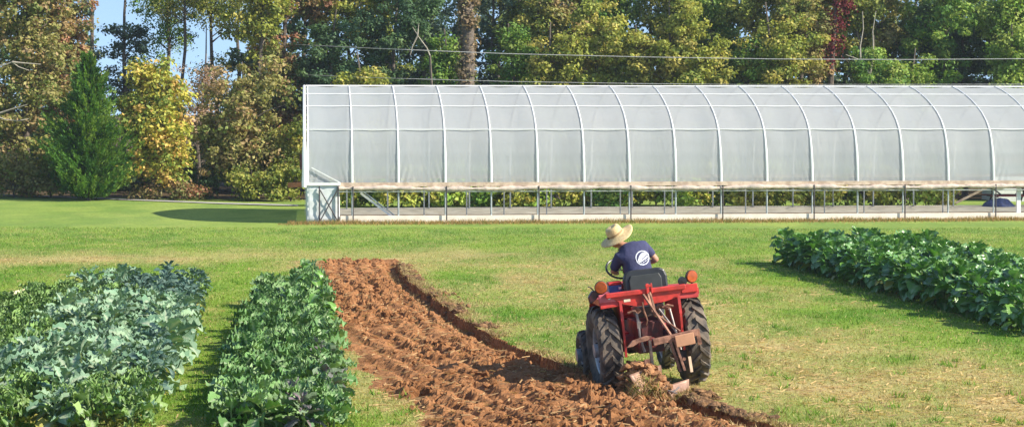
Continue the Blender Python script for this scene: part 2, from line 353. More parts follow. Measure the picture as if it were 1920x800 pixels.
ICO_V = []; t_ = (1 + 5 ** .5) / 2
for a_ in (-1, 1):
    for b_ in (-t_, t_): ICO_V += [(a_, b_, 0), (0, a_, b_), (b_, 0, a_)]
ICO_V = np.array(ICO_V) / sqrt(1 + t_ * t_)
def ico_faces():
    d = np.linalg.norm(ICO_V[:, None] - ICO_V[None], axis=2); m = d[d > .1].min() * 1.05; out = []
    for i in range(12):
        for j in range(i + 1, 12):
            for k in range(j + 1, 12):
                if d[i, j] < m and d[j, k] < m and d[i, k] < m:
                    nrm = np.cross(ICO_V[j] - ICO_V[i], ICO_V[k] - ICO_V[i]); out.append((i, j, k) if nrm @ ICO_V[i] > 0 else (i, k, j))
    return np.array(out)
ICO_F = ico_faces()
def clods(name, X, Y, R, z, m, label, cat='soil'):
    n = len(X); V = ICO_V[None] * (.65 + .6 * rng.random((n, 12, 1)))
    sc = np.stack([R * (.8 + .7 * rng.random(n)), R * (.8 + .5 * rng.random(n)), R * (.5 + .4 * rng.random(n))], 1)[:, None]
    V = V * sc; th = rng.random(n) * 2 * pi; c, s_ = np.cos(th)[:, None], np.sin(th)[:, None]
    ti = (rng.random(n) - .5)[:, None] * 1.4; x, y, zz = V[:, :, 0], V[:, :, 1], V[:, :, 2]
    y, zz = y * np.cos(ti) - zz * np.sin(ti), y * np.sin(ti) + zz * np.cos(ti)
    V = np.stack([x * c - y * s_ + X[:, None], x * s_ + y * c + Y[:, None], zz + z[:, None]], 2)
    Fc = (ICO_F[None] + 12 * np.arange(n)[:, None, None]).reshape(-1, 3)
    return tag(np_mesh(name, V.reshape(-1, 3), Fc, m), label, cat, kind='stuff')
n = 9000; Y = 22.3 + 27.5 * rng.random(n) ** 1.4; wd = x_right(Y) - x_left(Y); X = x_left(Y) + wd * (rng.random(n) * 1.03)
k = fbm(X * 1.6, Y * 1.1, 91, 3) + .15 * (rng.random(n) - .5) > .50; X, Y = X[k], Y[k]; s, l, e = soil_s(X, Y); k = (s > .05) & (l > -.25) & (e > 0); X, Y = X[k], Y[k]
R = .009 + .050 * rng.random(len(X)) ** 4.5 + .006 * (Y < 28)
clods('soil_clods', X, Y, R, height(X, Y) + R * .25, M_SOIL, 'loose clods over the ploughed soil')
# dark clods with roots at the furrow wall
M_SOD = mat2('dark_sod', (.09, .045, .018), (.26, .14, .06), 14, .4, .62, rough=.95, bump=.6)
n = 1500; Y = 23 + 26.5 * rng.random(n) ** 1.3; X = x_right(Y) + .04 + rng.normal(0, .09, n) + .25 * rng.random(n) ** 4; k = fbm(Y * 1.1, Y * 0 + .5, 95, 4) > .55; X, Y = X[k], Y[k]
R = .03 + .05 * rng.random(len(X)) ** 2
clods('sod_lumps', X, Y, R, height(X, Y) + R * .2, M_SOD, 'dark root-bound sods along the furrow wall', 'sod')

# ================================================================== LEAVES AND PLANTS
def leaf_geo(L, W, rise, droop, r, nu=9, nv=3, pet=.28, ruffle=.02, lobes=0.0, freq=5, cup=.25):
    us = np.linspace(0, 1, nu + 1); ang = rise; p = np.zeros(2); path = [p.copy()]; angs = [ang]
    for k in range(nu):
        ang -= droop * (.4 + 1.2 * us[k]) / nu; p = p + np.array([cos(ang), sin(ang)]) * L / nu; path.append(p.copy()); angs.append(ang)
    path = np.array(path); angs = np.array(angs)
    t = np.clip((us - pet) / (1 - pet), 0, 1); w = np.where(us < pet, .05, np.sin(pi * np.clip(t, 0, 1) ** .72) ** .62 * (1 - .12 * t)) * W / 2
    w = np.maximum(w, .012 * np.ones_like(w)); w[-1] = W * .06
    vsn = np.linspace(-1, 1, 2 * nv + 1); V = []; col = []
    ph1, ph2 = r.random() * 6.28, r.random() * 6.28
    for k in range(nu + 1):
        up = np.array([-sin(angs[k]), cos(angs[k])])
        for v in vsn:
            ph = ph1 if v < 0 else ph2
            ww = w[k] * (1 - lobes * .5 * (1 + sin(freq * 6.28 * us[k] + ph)) * (abs(v) > .6))
            if us[k] >= pet: ww *= 1 + .18 * (r.random() - .5) * (abs(v) > .9)
            o = (cup * (1 - cos(v * 1.2)) * w[k] * 1.6 + (abs(v) ** 2) * ruffle * sin(freq * 6.28 * us[k] * 1.3 + ph + 2 * v) + (abs(v) > .3) * ruffle * .5 * (r.random() - .5)) * (us[k] >= pet)
            V.append((v * ww, path[k][0] + up[0] * o, path[k][1] + up[1] * o)); col.append(1.0 if abs(v) > .2 or w[k] < .01 and k == nu else 0.0)
    n = 2 * nv + 1; Fs = [(k * n + j, k * n + j + 1, (k + 1) * n + j + 1, (k + 1) * n + j) for k in range(nu) for j in range(2 * nv)]
    return np.array(V), np.array(Fs), np.array(col)
def plant_mesh(r, nl, H, L0, L1, W, pal, rib, hs=.1, **kw):
    """leaves spiralling up a stalk; returns verts, faces, colours"""
    VV, FF, CC = [], [], []; b = 0
    for i in range(nl):
        q = i / (nl - 1); L = L0 + (L1 - L0) * (1 - abs(q - .35) / .65 * .6) * (.8 + .4 * r.random()); L = L * (1 - .45 * q ** 3)
        rise = radians(12 + 62 * q ** 1.3 + r.uniform(-14, 14)); dr = radians(r.uniform(45, 105) * (1 - .35 * q))
        V, Fs, rb = leaf_geo(L, W * L / L1 * (.8 + .4 * r.random()), rise, dr, r, **kw)
        roll = r.uniform(-.5, .5); c, s_ = cos(roll), sin(roll); mid = V[:, 0].copy()
        V = np.stack([V[:, 0] * c, V[:, 1], V[:, 2] + V[:, 0] * s_], 1)
        a = i * 2.39996 + r.uniform(-.4, .4); c, s_ = cos(a), sin(a)
        V = np.stack([V[:, 0] * c - V[:, 1] * s_, V[:, 0] * s_ + V[:, 1] * c, V[:, 2] + hs + (H - hs) * q * .8], 1)
        base = np.array(pal[r.randrange(len(pal))]) * r.uniform(.8, 1.22) * 1.22
        if q < .15 and r.random() < .3: base = np.array((.30, .28, .06))
        CC.append(base[None] * rb[:, None] + np.array(rib)[None] * (1 - rb[:, None])); VV.append(V); FF.append(Fs + b); b += len(V)
    return np.concatenate(VV), np.concatenate(FF), np.concatenate(CC)
M_KALE = leaf_mat('brassica_leaf', .55, .13, .28, (.9, 1.0, .4), .5); M_COLL = leaf_mat('collard_leaf', .30, .14, .75, (.8, 1.1, .35), .35)
M_STEM = mat('green_stem', (.16, .22, .07), .6)
def make_plant(name, seed, m, **kw):
    r = random.Random(seed); V, Fs, Cc = plant_mesh(r, **kw)
    root = empty(name); root.rotation_mode = 'XYZ'
    lv = np_mesh('leaves', V, Fs, m, Cc, True, root)
    st = MB().tube([(0, 0, -.04), (.01, .005, kw['H'] * .5), (0, 0, kw['H'] * .85)], [.017, .014, .008], 6).build('stem', M_STEM, root, True)
    return root, [lv, st]
def scatter(name, protos, spots, label, cat, group, smin=.85, smax=1.15, seed=1):
    r = random.Random(seed); out = []
    for i, (x, y) in enumerate(spots):
        root, kids = protos[r.randrange(len(protos))]
        o = copy_tree(root, kids); o.name = name; s_ = r.uniform(smin, smax)
        o.location = (x, y, hz(x, y)); o.rotation_euler = (r.uniform(-.12, .12), r.uniform(-.12, .12), r.uniform(0, 6.28)); o.scale = (s_, s_, s_ * r.uniform(.9, 1.1))
        tag(o, label, cat, group); out.append(o)
    return out
def drop(protos):
    for root, kids in protos:
        for k in kids: bpy.data.objects.remove(k)
        bpy.data.objects.remove(root)
def seen_x(x, y, margin=.35): return abs(x) < (960 / F) * (y + .3) + margin
def dirx(x0, y0, y): return x0 - .113 * (y - y0)
pr = random.Random(12)
BLUE = [(.15, .245, .155), (.185, .285, .18), (.11, .20, .12), (.21, .31, .19)]
YGR = [(.16, .265, .075), (.13, .225, .065), (.20, .30, .10), (.10, .185, .05)]
LAC = [(.05, .105, .085), (.07, .125, .10), (.09, .15, .125)]
MIDK = [(.13, .245, .08), (.17, .285, .11), (.09, .19, .06), (.20, .31, .13)]
PURP = [(.115, .12, .11), (.12, .17, .10), (.08, .14, .07)]
COL = [(.085, .19, .05), (.12, .235, .07), (.05, .135, .035), (.10, .21, .035)]
ribc = (.34, .42, .25)
p_blue = [make_plant('kale_plant', 100 + k, M_KALE, nl=13, H=.42, L0=.28, L1=.48, W=.34, pal=BLUE, rib=(.4, .46, .32), ruffle=.028, lobes=.5, freq=4, nu=11) for k in range(5)]
p_ygr = [make_plant('kale_plant', 200 + k, M_KALE, nl=19, H=.38, L0=.20, L1=.31, W=.20, pal=YGR, rib=ribc, ruffle=.04, lobes=.5, freq=5, nu=11) for k in range(4)]
p_lac = [make_plant('kale_plant', 300 + k, M_KALE, nl=22, H=.42, L0=.20, L1=.30, W=.12, pal=LAC, rib=(.2, .28, .2), ruffle=.018, lobes=.1, freq=6) for k in range(3)]
p_mid = [make_plant('kale_plant', 400 + k, M_KALE, nl=15, H=.40, L0=.24, L1=.38, W=.28, pal=MIDK, rib=ribc, ruffle=.045, lobes=.2, freq=5, nu=12) for k in range(5)]
p_pur = [make_plant('kale_plant', 500 + k, M_KALE, nl=17, H=.38, L0=.2, L1=.30, W=.18, pal=PURP, rib=(.25, .15, .2), ruffle=.04, lobes=.35, freq=7) for k in range(2)]
p_col = [make_plant('collard_plant', 600 + k, M_COLL, nl=24, H=.60, L0=.25, L1=.36, W=.29, pal=COL, rib=(.3, .42, .2), ruffle=.016, lobes=.0, freq=3, cup=.3, pet=.36) for k in range(5)]
# bed A: rows from its right edge to its left edge
blue, ygr, lac = [], [], []
for k in range(9):
    off = -.28 - k * .45; y = 22.9 + pr.random() * .3
    yend = [41.3, 41.2, 41.0, 40.5, 39.4, 38.9, 38.2, 37.0, 35.4][k]
    while y < yend:
        x = dirx(-4.02 + off, 23.5, y) + pr.uniform(-.07, .07)
        if seen_x(x, y):
            yy = y + pr.uniform(-.06, .06)
            if k <= 2 and y > 34.5 + k * .9: (lac if pr.random() < .9 else ygr).append((x, yy))
            elif k >= 5 or (k == 4 and pr.random() < .5) or (y < 25.0 and k < 5 and pr.random() < .55) or (k in (2, 3) and 35.5 < y < 38 and pr.random() < .75): ygr.append((x, yy))
            elif k == 0 and y < 29 and pr.random() < .5: lac.append((x, yy))
            else: blue.append((x, yy))
        y += pr.uniform(.38, .48)
scatter('blue_kale_plant', p_blue, blue, 'broad-leaved blue-grey kale plant in the middle rows of the left-hand bed', 'kale plant', 'blue-grey kale in the left-hand bed', .8, 1.3, 2)
scatter('light_green_kale_plant', p_ygr, ygr, 'light yellow-green kale plant with small crinkled leaves in the left-hand bed', 'kale plant', 'yellow-green kale in the left-hand bed', .9, 1.25, 3)
scatter('narrow_leaved_kale_plant', p_lac, lac, 'dark blue narrow-leaved kale plant on the path side of the left-hand bed', 'kale plant', 'dark narrow-leaved kale in the left-hand bed', .95, 1.3, 4)
mid, pur = [], []
for k in range(4):
    y = 22.9 + pr.random() * .3
    while y < [42.2, 40.6, 38.8, 33.6][k]:
        x = dirx(-2.06 - .37 * k, 23.5, y) + pr.uniform(-.06, .06)
        if k == 3: x += .02 * (y - 23)
        (pur if (k == 0 and 24.5 < y < 28.2 and pr.random() < .75) or (k == 1 and y < 27.5 and pr.random() < .3) else mid).append((x, y))
        y += pr.uniform(.37, .46)
scatter('curly_kale_plant', p_mid, mid, 'mid-green curly kale plant in the narrow middle bed', 'kale plant', 'curly kale in the middle bed', .78, 1.3, 5)
scatter('purple_kale_plant', p_pur, pur, 'purple-tinged curly kale plant on the soil side of the middle bed', 'kale plant', 'purple-tinged kale in the middle bed', .9, 1.15, 6)
coll = []
for k in range(6):
    y = 33.0
    while y < 49.3 - .1 * k:
        x = 6.32 + .12 + k * .50 + (49.5 - y) * .125 + pr.uniform(-.07, .07)
        if seen_x(x, y, .5): coll.append((x, y + pr.uniform(-.06, .06)))
        y += pr.uniform(.38, .47)
scatter('collard_plant', p_col, coll, 'tall glossy dark green collard plant in the right-hand bed', 'collard plant', 'collards in the right-hand bed', 1.0, 1.4, 7)
drop(p_blue + p_ygr + p_lac + p_mid + p_pur + p_col)
# the tall bolting plants on the soil side of the middle bed
def bolting(x, y, H, seed, label, nl=9, lean=(.12, 0)):
    r = random.Random(seed); root = empty('bolting_brassica', (x, y, hz(x, y)), 0, label, 'brassica plant')
    MB().tube([(0, 0, -.03), (lean[0] * .3, 0, H * .4), (lean[0], lean[1], H)], [.02, .016, .009], 6).build('stem', M_STEM, root, True)
    VV, FF, CC = [], [], []; b = 0
    for i in range(nl):
        q = i / (nl - 1); L = r.uniform(.24, .38)
        V, Fs, rb = leaf_geo(L, L * .55, radians(r.uniform(5, 50)), radians(r.uniform(70, 130)), r, ruffle=.012, cup=.2)
        a = i * 2.4 + r.uniform(-.3, .3); c, s_ = cos(a), sin(a); zc = H * (.35 + .63 * q)
        V = np.stack([V[:, 0] * c - V[:, 1] * s_ + lean[0] * (.3 + .7 * q), V[:, 0] * s_ + V[:, 1] * c + lean[1] * q, V[:, 2] + zc], 1)
        base = np.array((.13, .27, .045)) * r.uniform(.8, 1.3); CC.append(base[None] * rb[:, None] + np.array((.3, .42, .15))[None] * (1 - rb[:, None]))
        VV.append(V); FF.append(Fs + b); b += len(V)
    np_mesh('leaves', np.concatenate(VV), np.concatenate(FF), M_COLL, np.concatenate(CC), True, root)
x, y = pix(578, 600); bolting(x, y, 1.02, 3, 'tallest bright green bolting plant leaning over the ploughed soil', 11, (.10, 0))
x, y = pix(600, 628); bolting(x, y, .62, 8, 'bright green leggy plant beside the soil, just in front of the tallest one', 10, (.05, .05))
x, y = pix(560, 575); bolting(x, y, .55, 9, 'bright green leggy plant behind the tallest one at the middle bed', 8, (0, .0))
# pale cut log at the far left corner of the bed
M_WOODPALE = mat('pale_wood', (.62, .50, .33), .8, var=.2, bump=.4)
x, y = pix(30, 562); lg = empty('cut_log', (x, y, hz(x, y)), .15, 'pale bare forked branch lying on grass behind the left-hand bed', 'branch')
MB().tube([(-.30, -.15, .05), (-.12, .1, .10), (.12, .45, .12), (.34, .5, .1)], [.04, .055, .06, .04], 8).build('branch_wood', M_WOODPALE, lg, True)
MB().tube([(-.12, .1, .1), (.1, -.15, .07), (.22, -.3, .04)], [.04, .045, .03], 8).build('side_branch', M_WOODPALE, lg, True)

# ================================================================== GREENHOUSE
AX = atan(384 / F); p0x, p0y = pix(574, 419); D0 = p0y
gh = empty('greenhouse', (p0x, p0y, 0.0), AX, 'long hoop greenhouse under grey-white plastic with an open lower side', 'greenhouse')
def t_of(x, n=0.0, z=1.2):
    """position along the greenhouse of a photograph column"""
    r = (x - 960) / F; a = np.array([cos(AX), sin(AX)]); q = np.array([p0x, p0y]) + n * np.array([-sin(AX), cos(AX)])
    # X = r * (Y cosP + (h-z) sinP)
    return (r * (q[1] * cos(PITCH) + (CAMH - z) * sin(PITCH)) - q[0]) / (a[0] - r * a[1] * cos(PITCH))
RIB_PX = [577, 660, 747, 835, 921, 1008, 1095, 1180, 1267, 1352, 1438, 1523, 1608, 1693, 1778, 1863]
RT = [t_of(x) for x in RIB_PX]; dt = RT[-1] - RT[-2]
while len(RT) < 20: RT.append(RT[-1] + dt)
TEND = RT[-1]; Wd = 9.14
HALF = [(0, 1.27), (.05, 1.75), (.15, 2.25), (.31, 2.68), (.5, 3.0), (.85, 3.3), (1.3, 3.56), (1.8, 3.77), (2.4, 3.98), (3.1, 4.18), (3.8, 4.34), (4.57, 4.47)]
PROF = HALF + [(Wd - n, z) for n, z in HALF[-2::-1]]
PN = np.array([p[0] for p in PROF]); PZ = np.array([p[1] for p in PROF])
M_WHITE = mat('white_tube', (.80, .81, .80), .5, var=.06); M_GALV = mat('galvanised', (.46, .50, .52), .45, .5, var=.2)
M_DARKPOST = mat('dark_post', (.06, .055, .06), .7); M_BOARD = mat('cream_board', (.86, .79, .66), .8, var=.12, scale=3)
M_HIP = mat2('weathered_hip_board', (.46, .34, .26), (.66, .52, .40), 5, rough=.85)
def film_mat():
    m = bpy.data.materials.new('greenhouse_plastic'); m.use_nodes = True; n = m.node_tree; b = n.nodes['Principled BSDF']
    tc = n.nodes.new('ShaderNodeTexCoord'); mp = n.nodes.new('ShaderNodeMapping'); mp.inputs['Scale'].default_value = (1.2, .3, .35)
    no = n.nodes.new('ShaderNodeTexNoise'); no.inputs['Scale'].default_value = 1.6; no.inputs['Detail'].default_value = 5
    lnk(n, tc.outputs['Object'], mp.inputs[0]); lnk(n, mp.outputs[0], no.inputs['Vector'])
    r = n.nodes.new('ShaderNodeValToRGB'); r.color_ramp.elements[0].position = .3; r.color_ramp.elements[1].position = .7
    r.color_ramp.elements[0].color = (.56, .605, .63, 1); r.color_ramp.elements[1].color = (.72, .75, .765, 1)
    lnk(n, no.outputs['Fac'], r.inputs[0]); lnk(n, r.outputs[0], b.inputs['Base Color'])
    b.inputs['Roughness'].default_value = .42; b.inputs['Specular IOR Level'].default_value = .35
    t = n.nodes.new('ShaderNodeBsdfTranslucent'); t.inputs['Color'].default_value = (.72, .76, .78, 1)
    tr = n.nodes.new('ShaderNodeBsdfTransparent'); tr.inputs['Color'].default_value = (.9, .93, .95, 1)
    m1 = n.nodes.new('ShaderNodeMixShader'); m1.inputs[0].default_value = .48; m2 = n.nodes.new('ShaderNodeMixShader'); m2.inputs[0].default_value = .17
    lnk(n, b.outputs[0], m1.inputs[1]); lnk(n, t.outputs[0], m1.inputs[2]); rr2 = n.nodes.new('ShaderNodeMapRange'); rr2.inputs[1].default_value = .3; rr2.inputs[2].default_value = .7; rr2.inputs[3].default_value = .22; rr2.inputs[4].default_value = .38; lnk(n, no.outputs['Fac'], rr2.inputs[0]); lnk(n, rr2.outputs[0], m2.inputs[0]); lnk(n, m1.outputs[0], m2.inputs[1]); lnk(n, tr.outputs[0], m2.inputs[2])
    lnk(n, m2.outputs[0], n.nodes['Material Output'].inputs[0])
    n2 = n.nodes.new('ShaderNodeTexNoise'); n2.inputs['Scale'].default_value = 2.2; n2.inputs['Detail'].default_value = 4; n2.inputs['Distortion'].default_value = 1.2
    lnk(n, mp.outputs[0], n2.inputs['Vector'])
    bp = n.nodes.new('ShaderNodeBump'); bp.inputs['Strength'].default_value = .16; bp.inputs['Distance'].default_value = .10
    lnk(n, n2.outputs['Fac'], bp.inputs['Height']); lnk(n, bp.outputs[0], b.inputs['Normal'])
    return m
M_FILM = film_mat()
def film(name, i0, i1):
    """cover between two profile indices, slack between the hoops, creased towards the hip board"""
    ts = np.concatenate([np.linspace(RT[k], RT[k + 1], 41)[:-1] for k in range(len(RT) - 1)] + [[RT[-1]]])
    sub_ = 4; idx = np.linspace(i0, i1, (i1 - i0) * sub_ + 1); n = np.interp(idx, range(len(PN)), PN); z = np.interp(idx, range(len(PZ)), PZ)
    dn = np.gradient(n); dz = np.gradient(z); Ln = np.hypot(dn, dz); on, oz = -dz / Ln, dn / Ln
    Tm, Im = np.meshgrid(ts, np.arange(len(idx))); ph = np.interp(ts, RT, range(len(RT))); fr = ph - np.floor(ph)
    low = np.clip(1 - (z - 1.27) / .95, 0, 1)
    bay = np.floor(ph).astype(int); amp = np.array([random.Random(b).uniform(.2, 1.0) for b in range(40)])[bay]
    wr = low[:, None] ** 1.5 * (.028 * amp * np.sin(ph * 2 * pi * 7 + 9 * (z[:, None] - 1.27) * np.sign(fr - .5)) * (np.abs(fr - .5) * 2) ** 2)[:, :] if False else \
         (low[:, None] ** 1.5) * .040 * (amp[None] ** 2) * np.sin(ph[None] * 2 * pi * 8 + 10 * (z[:, None] - 1.27) * np.sign(fr - .5)[None]) * (np.abs(fr - .5) * 2)[None] ** 2
    off = -.035 * (np.sin(pi * fr) ** 2)[None] + .02 * (fbm(Tm * .8, Im * .12, 120, 3) - .5) + wr
    N = n[:, None] + on[:, None] * off; Zz = z[:, None] + oz[:, None] * off
    V = np.stack([Tm.ravel(), N.ravel(), Zz.ravel()], 1); m = len(ts); i, j = np.meshgrid(np.arange(m - 1), np.arange(len(idx) - 1)); a = (j * m + i).ravel()
    return np_mesh(name, V, np.stack([a, a + 1, a + m + 1, a + m], 1), M_FILM, None, True, gh)
film('roof_cover', 0, len(PROF) - 1)
M_END = M_FILM.copy(); M_END.name = 'clear_plastic'; [x for x in M_END.node_tree.nodes if x.bl_idname == 'ShaderNodeMapRange'][0].inputs[3].default_value = .35; [x for x in M_END.node_tree.nodes if x.bl_idname == 'ShaderNodeMapRange'][0].inputs[4].default_value = .55
# end walls of plastic
for tt, nm in ((-.03, 'end_wall'), (TEND + .03, 'end_wall')):
    poly = [(0, .25)] + PROF + [(Wd, .25)]
    MB().prism([(n, z) for n, z in poly], tt - .006, tt + .006, Matrix(((0, 0, 1, 0), (1, 0, 0, 0), (0, 1, 0, 0), (0, 0, 0, 1)))).build(nm, M_END, gh)
hoop0 = None
for k, t in enumerate(RT):
    w = .030 + .014 * (k % 2 == 0)
    pts = [(0, n - .0 if True else n, z) for n, z in PROF]
    # set outside the plastic; its white stands for light glowing through at the hoop
    P = []
    for i, (n, z) in enumerate(PROF):
        a = PROF[max(i - 1, 0)]; b = PROF[min(i + 1, len(PROF) - 1)]; d = Vector((b[0] - a[0], b[1] - a[1])).normalized()
        P.append((0, n - d.y * .018, z + d.x * .018))
    if hoop0 is None:
        hoop0 = MB().tube(P, [.040 if p[2] < 2.3 else .028 if p[2] < 3.2 else .021 for p in P], 6).build('hoop', M_WHITE, gh, True)
        h = hoop0
    else:
        h = hoop0.copy(); C.objects.link(h); h.scale = (1, 1, 1)
    h.location = (t, 0, 0)
for (n, z) in ((.5, 3.0), (1.8, 3.77), (3.1, 4.18), (4.57, 4.47), (Wd - 1.8, 3.77), (Wd - .5, 3.0)):
    d = -.018 if n < 4 else 0
    MB().tube([(0, n + d, z + .012), (TEND, n + d, z + .012)], .015 if z < 4.4 else .026, 6).build('purlin', M_WHITE, gh, True)
def curtain():
    """plastic side curtain rolled up below the hip board"""
    ts = np.linspace(1.05, TEND, 420); nn = 14; V = []
    for t in ts:
        rr = .066 + .014 * sin(t * 3.1) + .012 * sin(t * 7.7 + 1) + .006 * sin(t * 23); cz = 1.115 + .018 * sin(t * .9) + .008 * sin(t * 2.7)
        V += [(t, -.09 + rr * cos(2 * pi * k / nn), cz + rr * 1.1 * sin(2 * pi * k / nn)) for k in range(nn)]
    Fs = [(i * nn + k, (i + 1) * nn + k, (i + 1) * nn + (k + 1) % nn, i * nn + (k + 1) % nn) for i in range(len(ts) - 1) for k in range(nn)]
    return np_mesh('rolled_curtain', V, Fs, mat2('curtain_plastic', (.42, .36, .31), (.62, .50, .41), 3.5, rough=.5, bump=.5, bscale=18), None, True, gh)
curtain()
MB().box((TEND / 2 + .5, -.045, 1.25), (TEND - 1.0, .05, .13)).build('hip_board', M_HIP, gh)
MB().box((TEND / 2, Wd + .045, 1.22), (TEND, .05, .14)).build('hip_board', M_HIP, gh)
MB().tube([(1.0, -.10, 1.02), (TEND, -.10, 1.00)], .018, 6).build('roll_up_pipe', M_GALV, gh, True)
MB().box((TEND / 2 + .55, -.05, .12), (TEND - 1.1, .05, .25)).build('base_board', M_BOARD, gh, bevel=.005)
MB().box((TEND / 2, Wd + .04, .03), (TEND, .05, .10)).build('base_board', M_BOARD, gh)
for k, t in enumerate(RT):
    MB().tube([(t, 0, -.05), (t, 0, 1.26)], .030 if k % 2 == 0 else .026, 8).build('side_post', M_GALV if k else M_WHITE, gh, True)
    MB().tube([(t, Wd, -.05), (t, Wd, 1.26)], .03, 6).build('side_post', M_GALV, gh, True)
    if k % 2 == 1 and k > 0:
        MB().tube([(t + .03, -.17, -.08), (t + .03, -.16, 1.2)], .021, 6).build('curtain_guide_post', M_DARKPOST, gh, True)
for x in (795, 875, 945, 1025, 1163, 1246, 1398, 1546, 1620, 1768):
    t = t_of(x, 3.2, .6); MB().tube([(t, 3.2, -.02), (t, 3.2, 2.6)], .022, 6).build('crop_post', M_GALV, gh, True)
# fixed plastic panel in the first bay with its dark cross brace
tp = t_of(637, 0, .6)
M_PANEL = mat('panel_plastic', (.66, .69, .70), .45, var=.12, scale=3, bump=.5, bscale=5)
pv, pf = [], []
for j in range(9):
    for i in range(9):
        pv.append((.0 + tp * i / 8, -.03 + .02 * sin(j * 2.1 + i * 1.3) * (i < 5), .02 + 1.22 * j / 8))
for j in range(8):
    for i in range(8): a = j * 9 + i; pf.append((a, a + 1, a + 10, a + 9))
pn = np_mesh('corner_panel', pv, pf, M_PANEL, None, True, gh); sd = pn.modifiers.new('solid', 'SOLIDIFY'); sd.thickness = .01
br = MB(); ta, tb = t_of(599, 0, .6), t_of(634, 0, .6)
br.tube([(ta, -.1, 0), (ta, -.1, 1.2)], .024, 6); br.tube([(tb, -.1, 0), (tb, -.1, 1.2)], .026, 6)
br.tube([(ta, -.1, 1.12), (tb, -.1, .06)], .020, 6); br.tube([(ta, -.13, .06), (tb, -.13, 1.12)], .020, 6)
br.build('cross_brace', M_DARKPOST, gh, True)
MB().box((tp / 2, -.05, 1.27), (tp + .06, .07, .09)).build('panel_rail', M_WHITE, gh)
# diagonals
def diag(x1, y1, x2, y2, n, w, m, nm='diagonal_brace'):
    a = (t_of(x1, n, 1), n, z_at(y1, D0 + n)); b = (t_of(x2, n, 1), n, z_at(y2, D0 + n)); MB().bar(a, b, .04, w).build(nm, m, gh)
diag(584, 314, 652, 350, -.03, .028, M_WHITE); diag(676, 362, 742, 412, .35, .075, M_WHITE); diag(682, 360, 748, 411, .5, .04, M_GALV)
diag(1792, 386, 1862, 350, .8, .07, M_HIP)
MB().box((t_of(1912, 0, .6), .12, .55), (.14, .08, 1.3)).build('door_post', M_WHITE, gh)
# bulging plastic edge at the left end
ep = [(-.05, n - .03, z) for n, z in PROF]
MB().tube([(-.06, -.06, 1.16)] + ep, [.07, .09] + [.07] * 2 + [.045] * (len(ep) - 3), 8).build('end_cover_fold', M_WHITE, gh, True)
# orange-brown plank sticking out of the left end
MB().box((-.28, .9, 1.22), (.62, .16, .16), Matrix.Rotation(radians(-2), 3, 'Y')).build('plank', mat('rust_plank', (.42, .16, .07), .8, var=.3), gh)
MB().box((-.12, 1.4, 1.95), (.16, .1, .5)).build('end_bracket', mat('brown_bracket', (.16, .06, .05), .8), gh)
# straw-coloured beds inside and soil
def gsheet(name, t0, t1, n0, n1, z, m, lab, cat):
    o = np_mesh(name, [(t0, n0, z), (t1, n0, z), (t1, n1, z), (t0, n1, z)], [[0, 1, 2, 3]], m); o.location = (p0x, p0y, 0); o.rotation_euler = (0, 0, AX)
    return tag(o, lab, cat, kind='structure')
M_STRAWG = mat2('pale_mulch', (.58, .49, .37), (.76, .67, .53), 2.2, rough=.9)
gsheet('greenhouse_floor', 0.1, TEND, .0, Wd, .045, mat2('indoor_soil', (.26, .15, .09), (.42, .29, .18), 1.5, rough=.95), 'brown soil floor inside the greenhouse', 'soil')
gsheet('mulch_strip', 1.0, TEND - .3, 4.6, 8.9, .052, M_STRAWG, 'pale straw mulch on the greenhouse floor', 'mulch')
# dead weeds along the base board
n = 20000; t = rng.random(n) * (TEND + 1.2) - .9; q = -.16 - rng.exponential(.26, n); X = p0x + t * cos(AX) - q * sin(AX); Y = p0y + t * sin(AX) + q * cos(AX)
hh = (.04 + .14 * rng.random(n) * (.4 + 1.1 * fbm(t * 1.3, q, 130, 3))) * np.exp(q * .9) * (t > -.6) + .03
c = np.where(rng.random((n, 1)) < .3, np.array([[.16, .20, .05]]), np.array([[.40, .26, .11]])) * (.6 + .7 * rng.random((n, 1)))
tag(blades('dry_weeds', X, Y, hh, .022 + 0 * X, c, .9), 'rusty dry weeds in front of the greenhouse base board', 'weeds', kind='stuff')

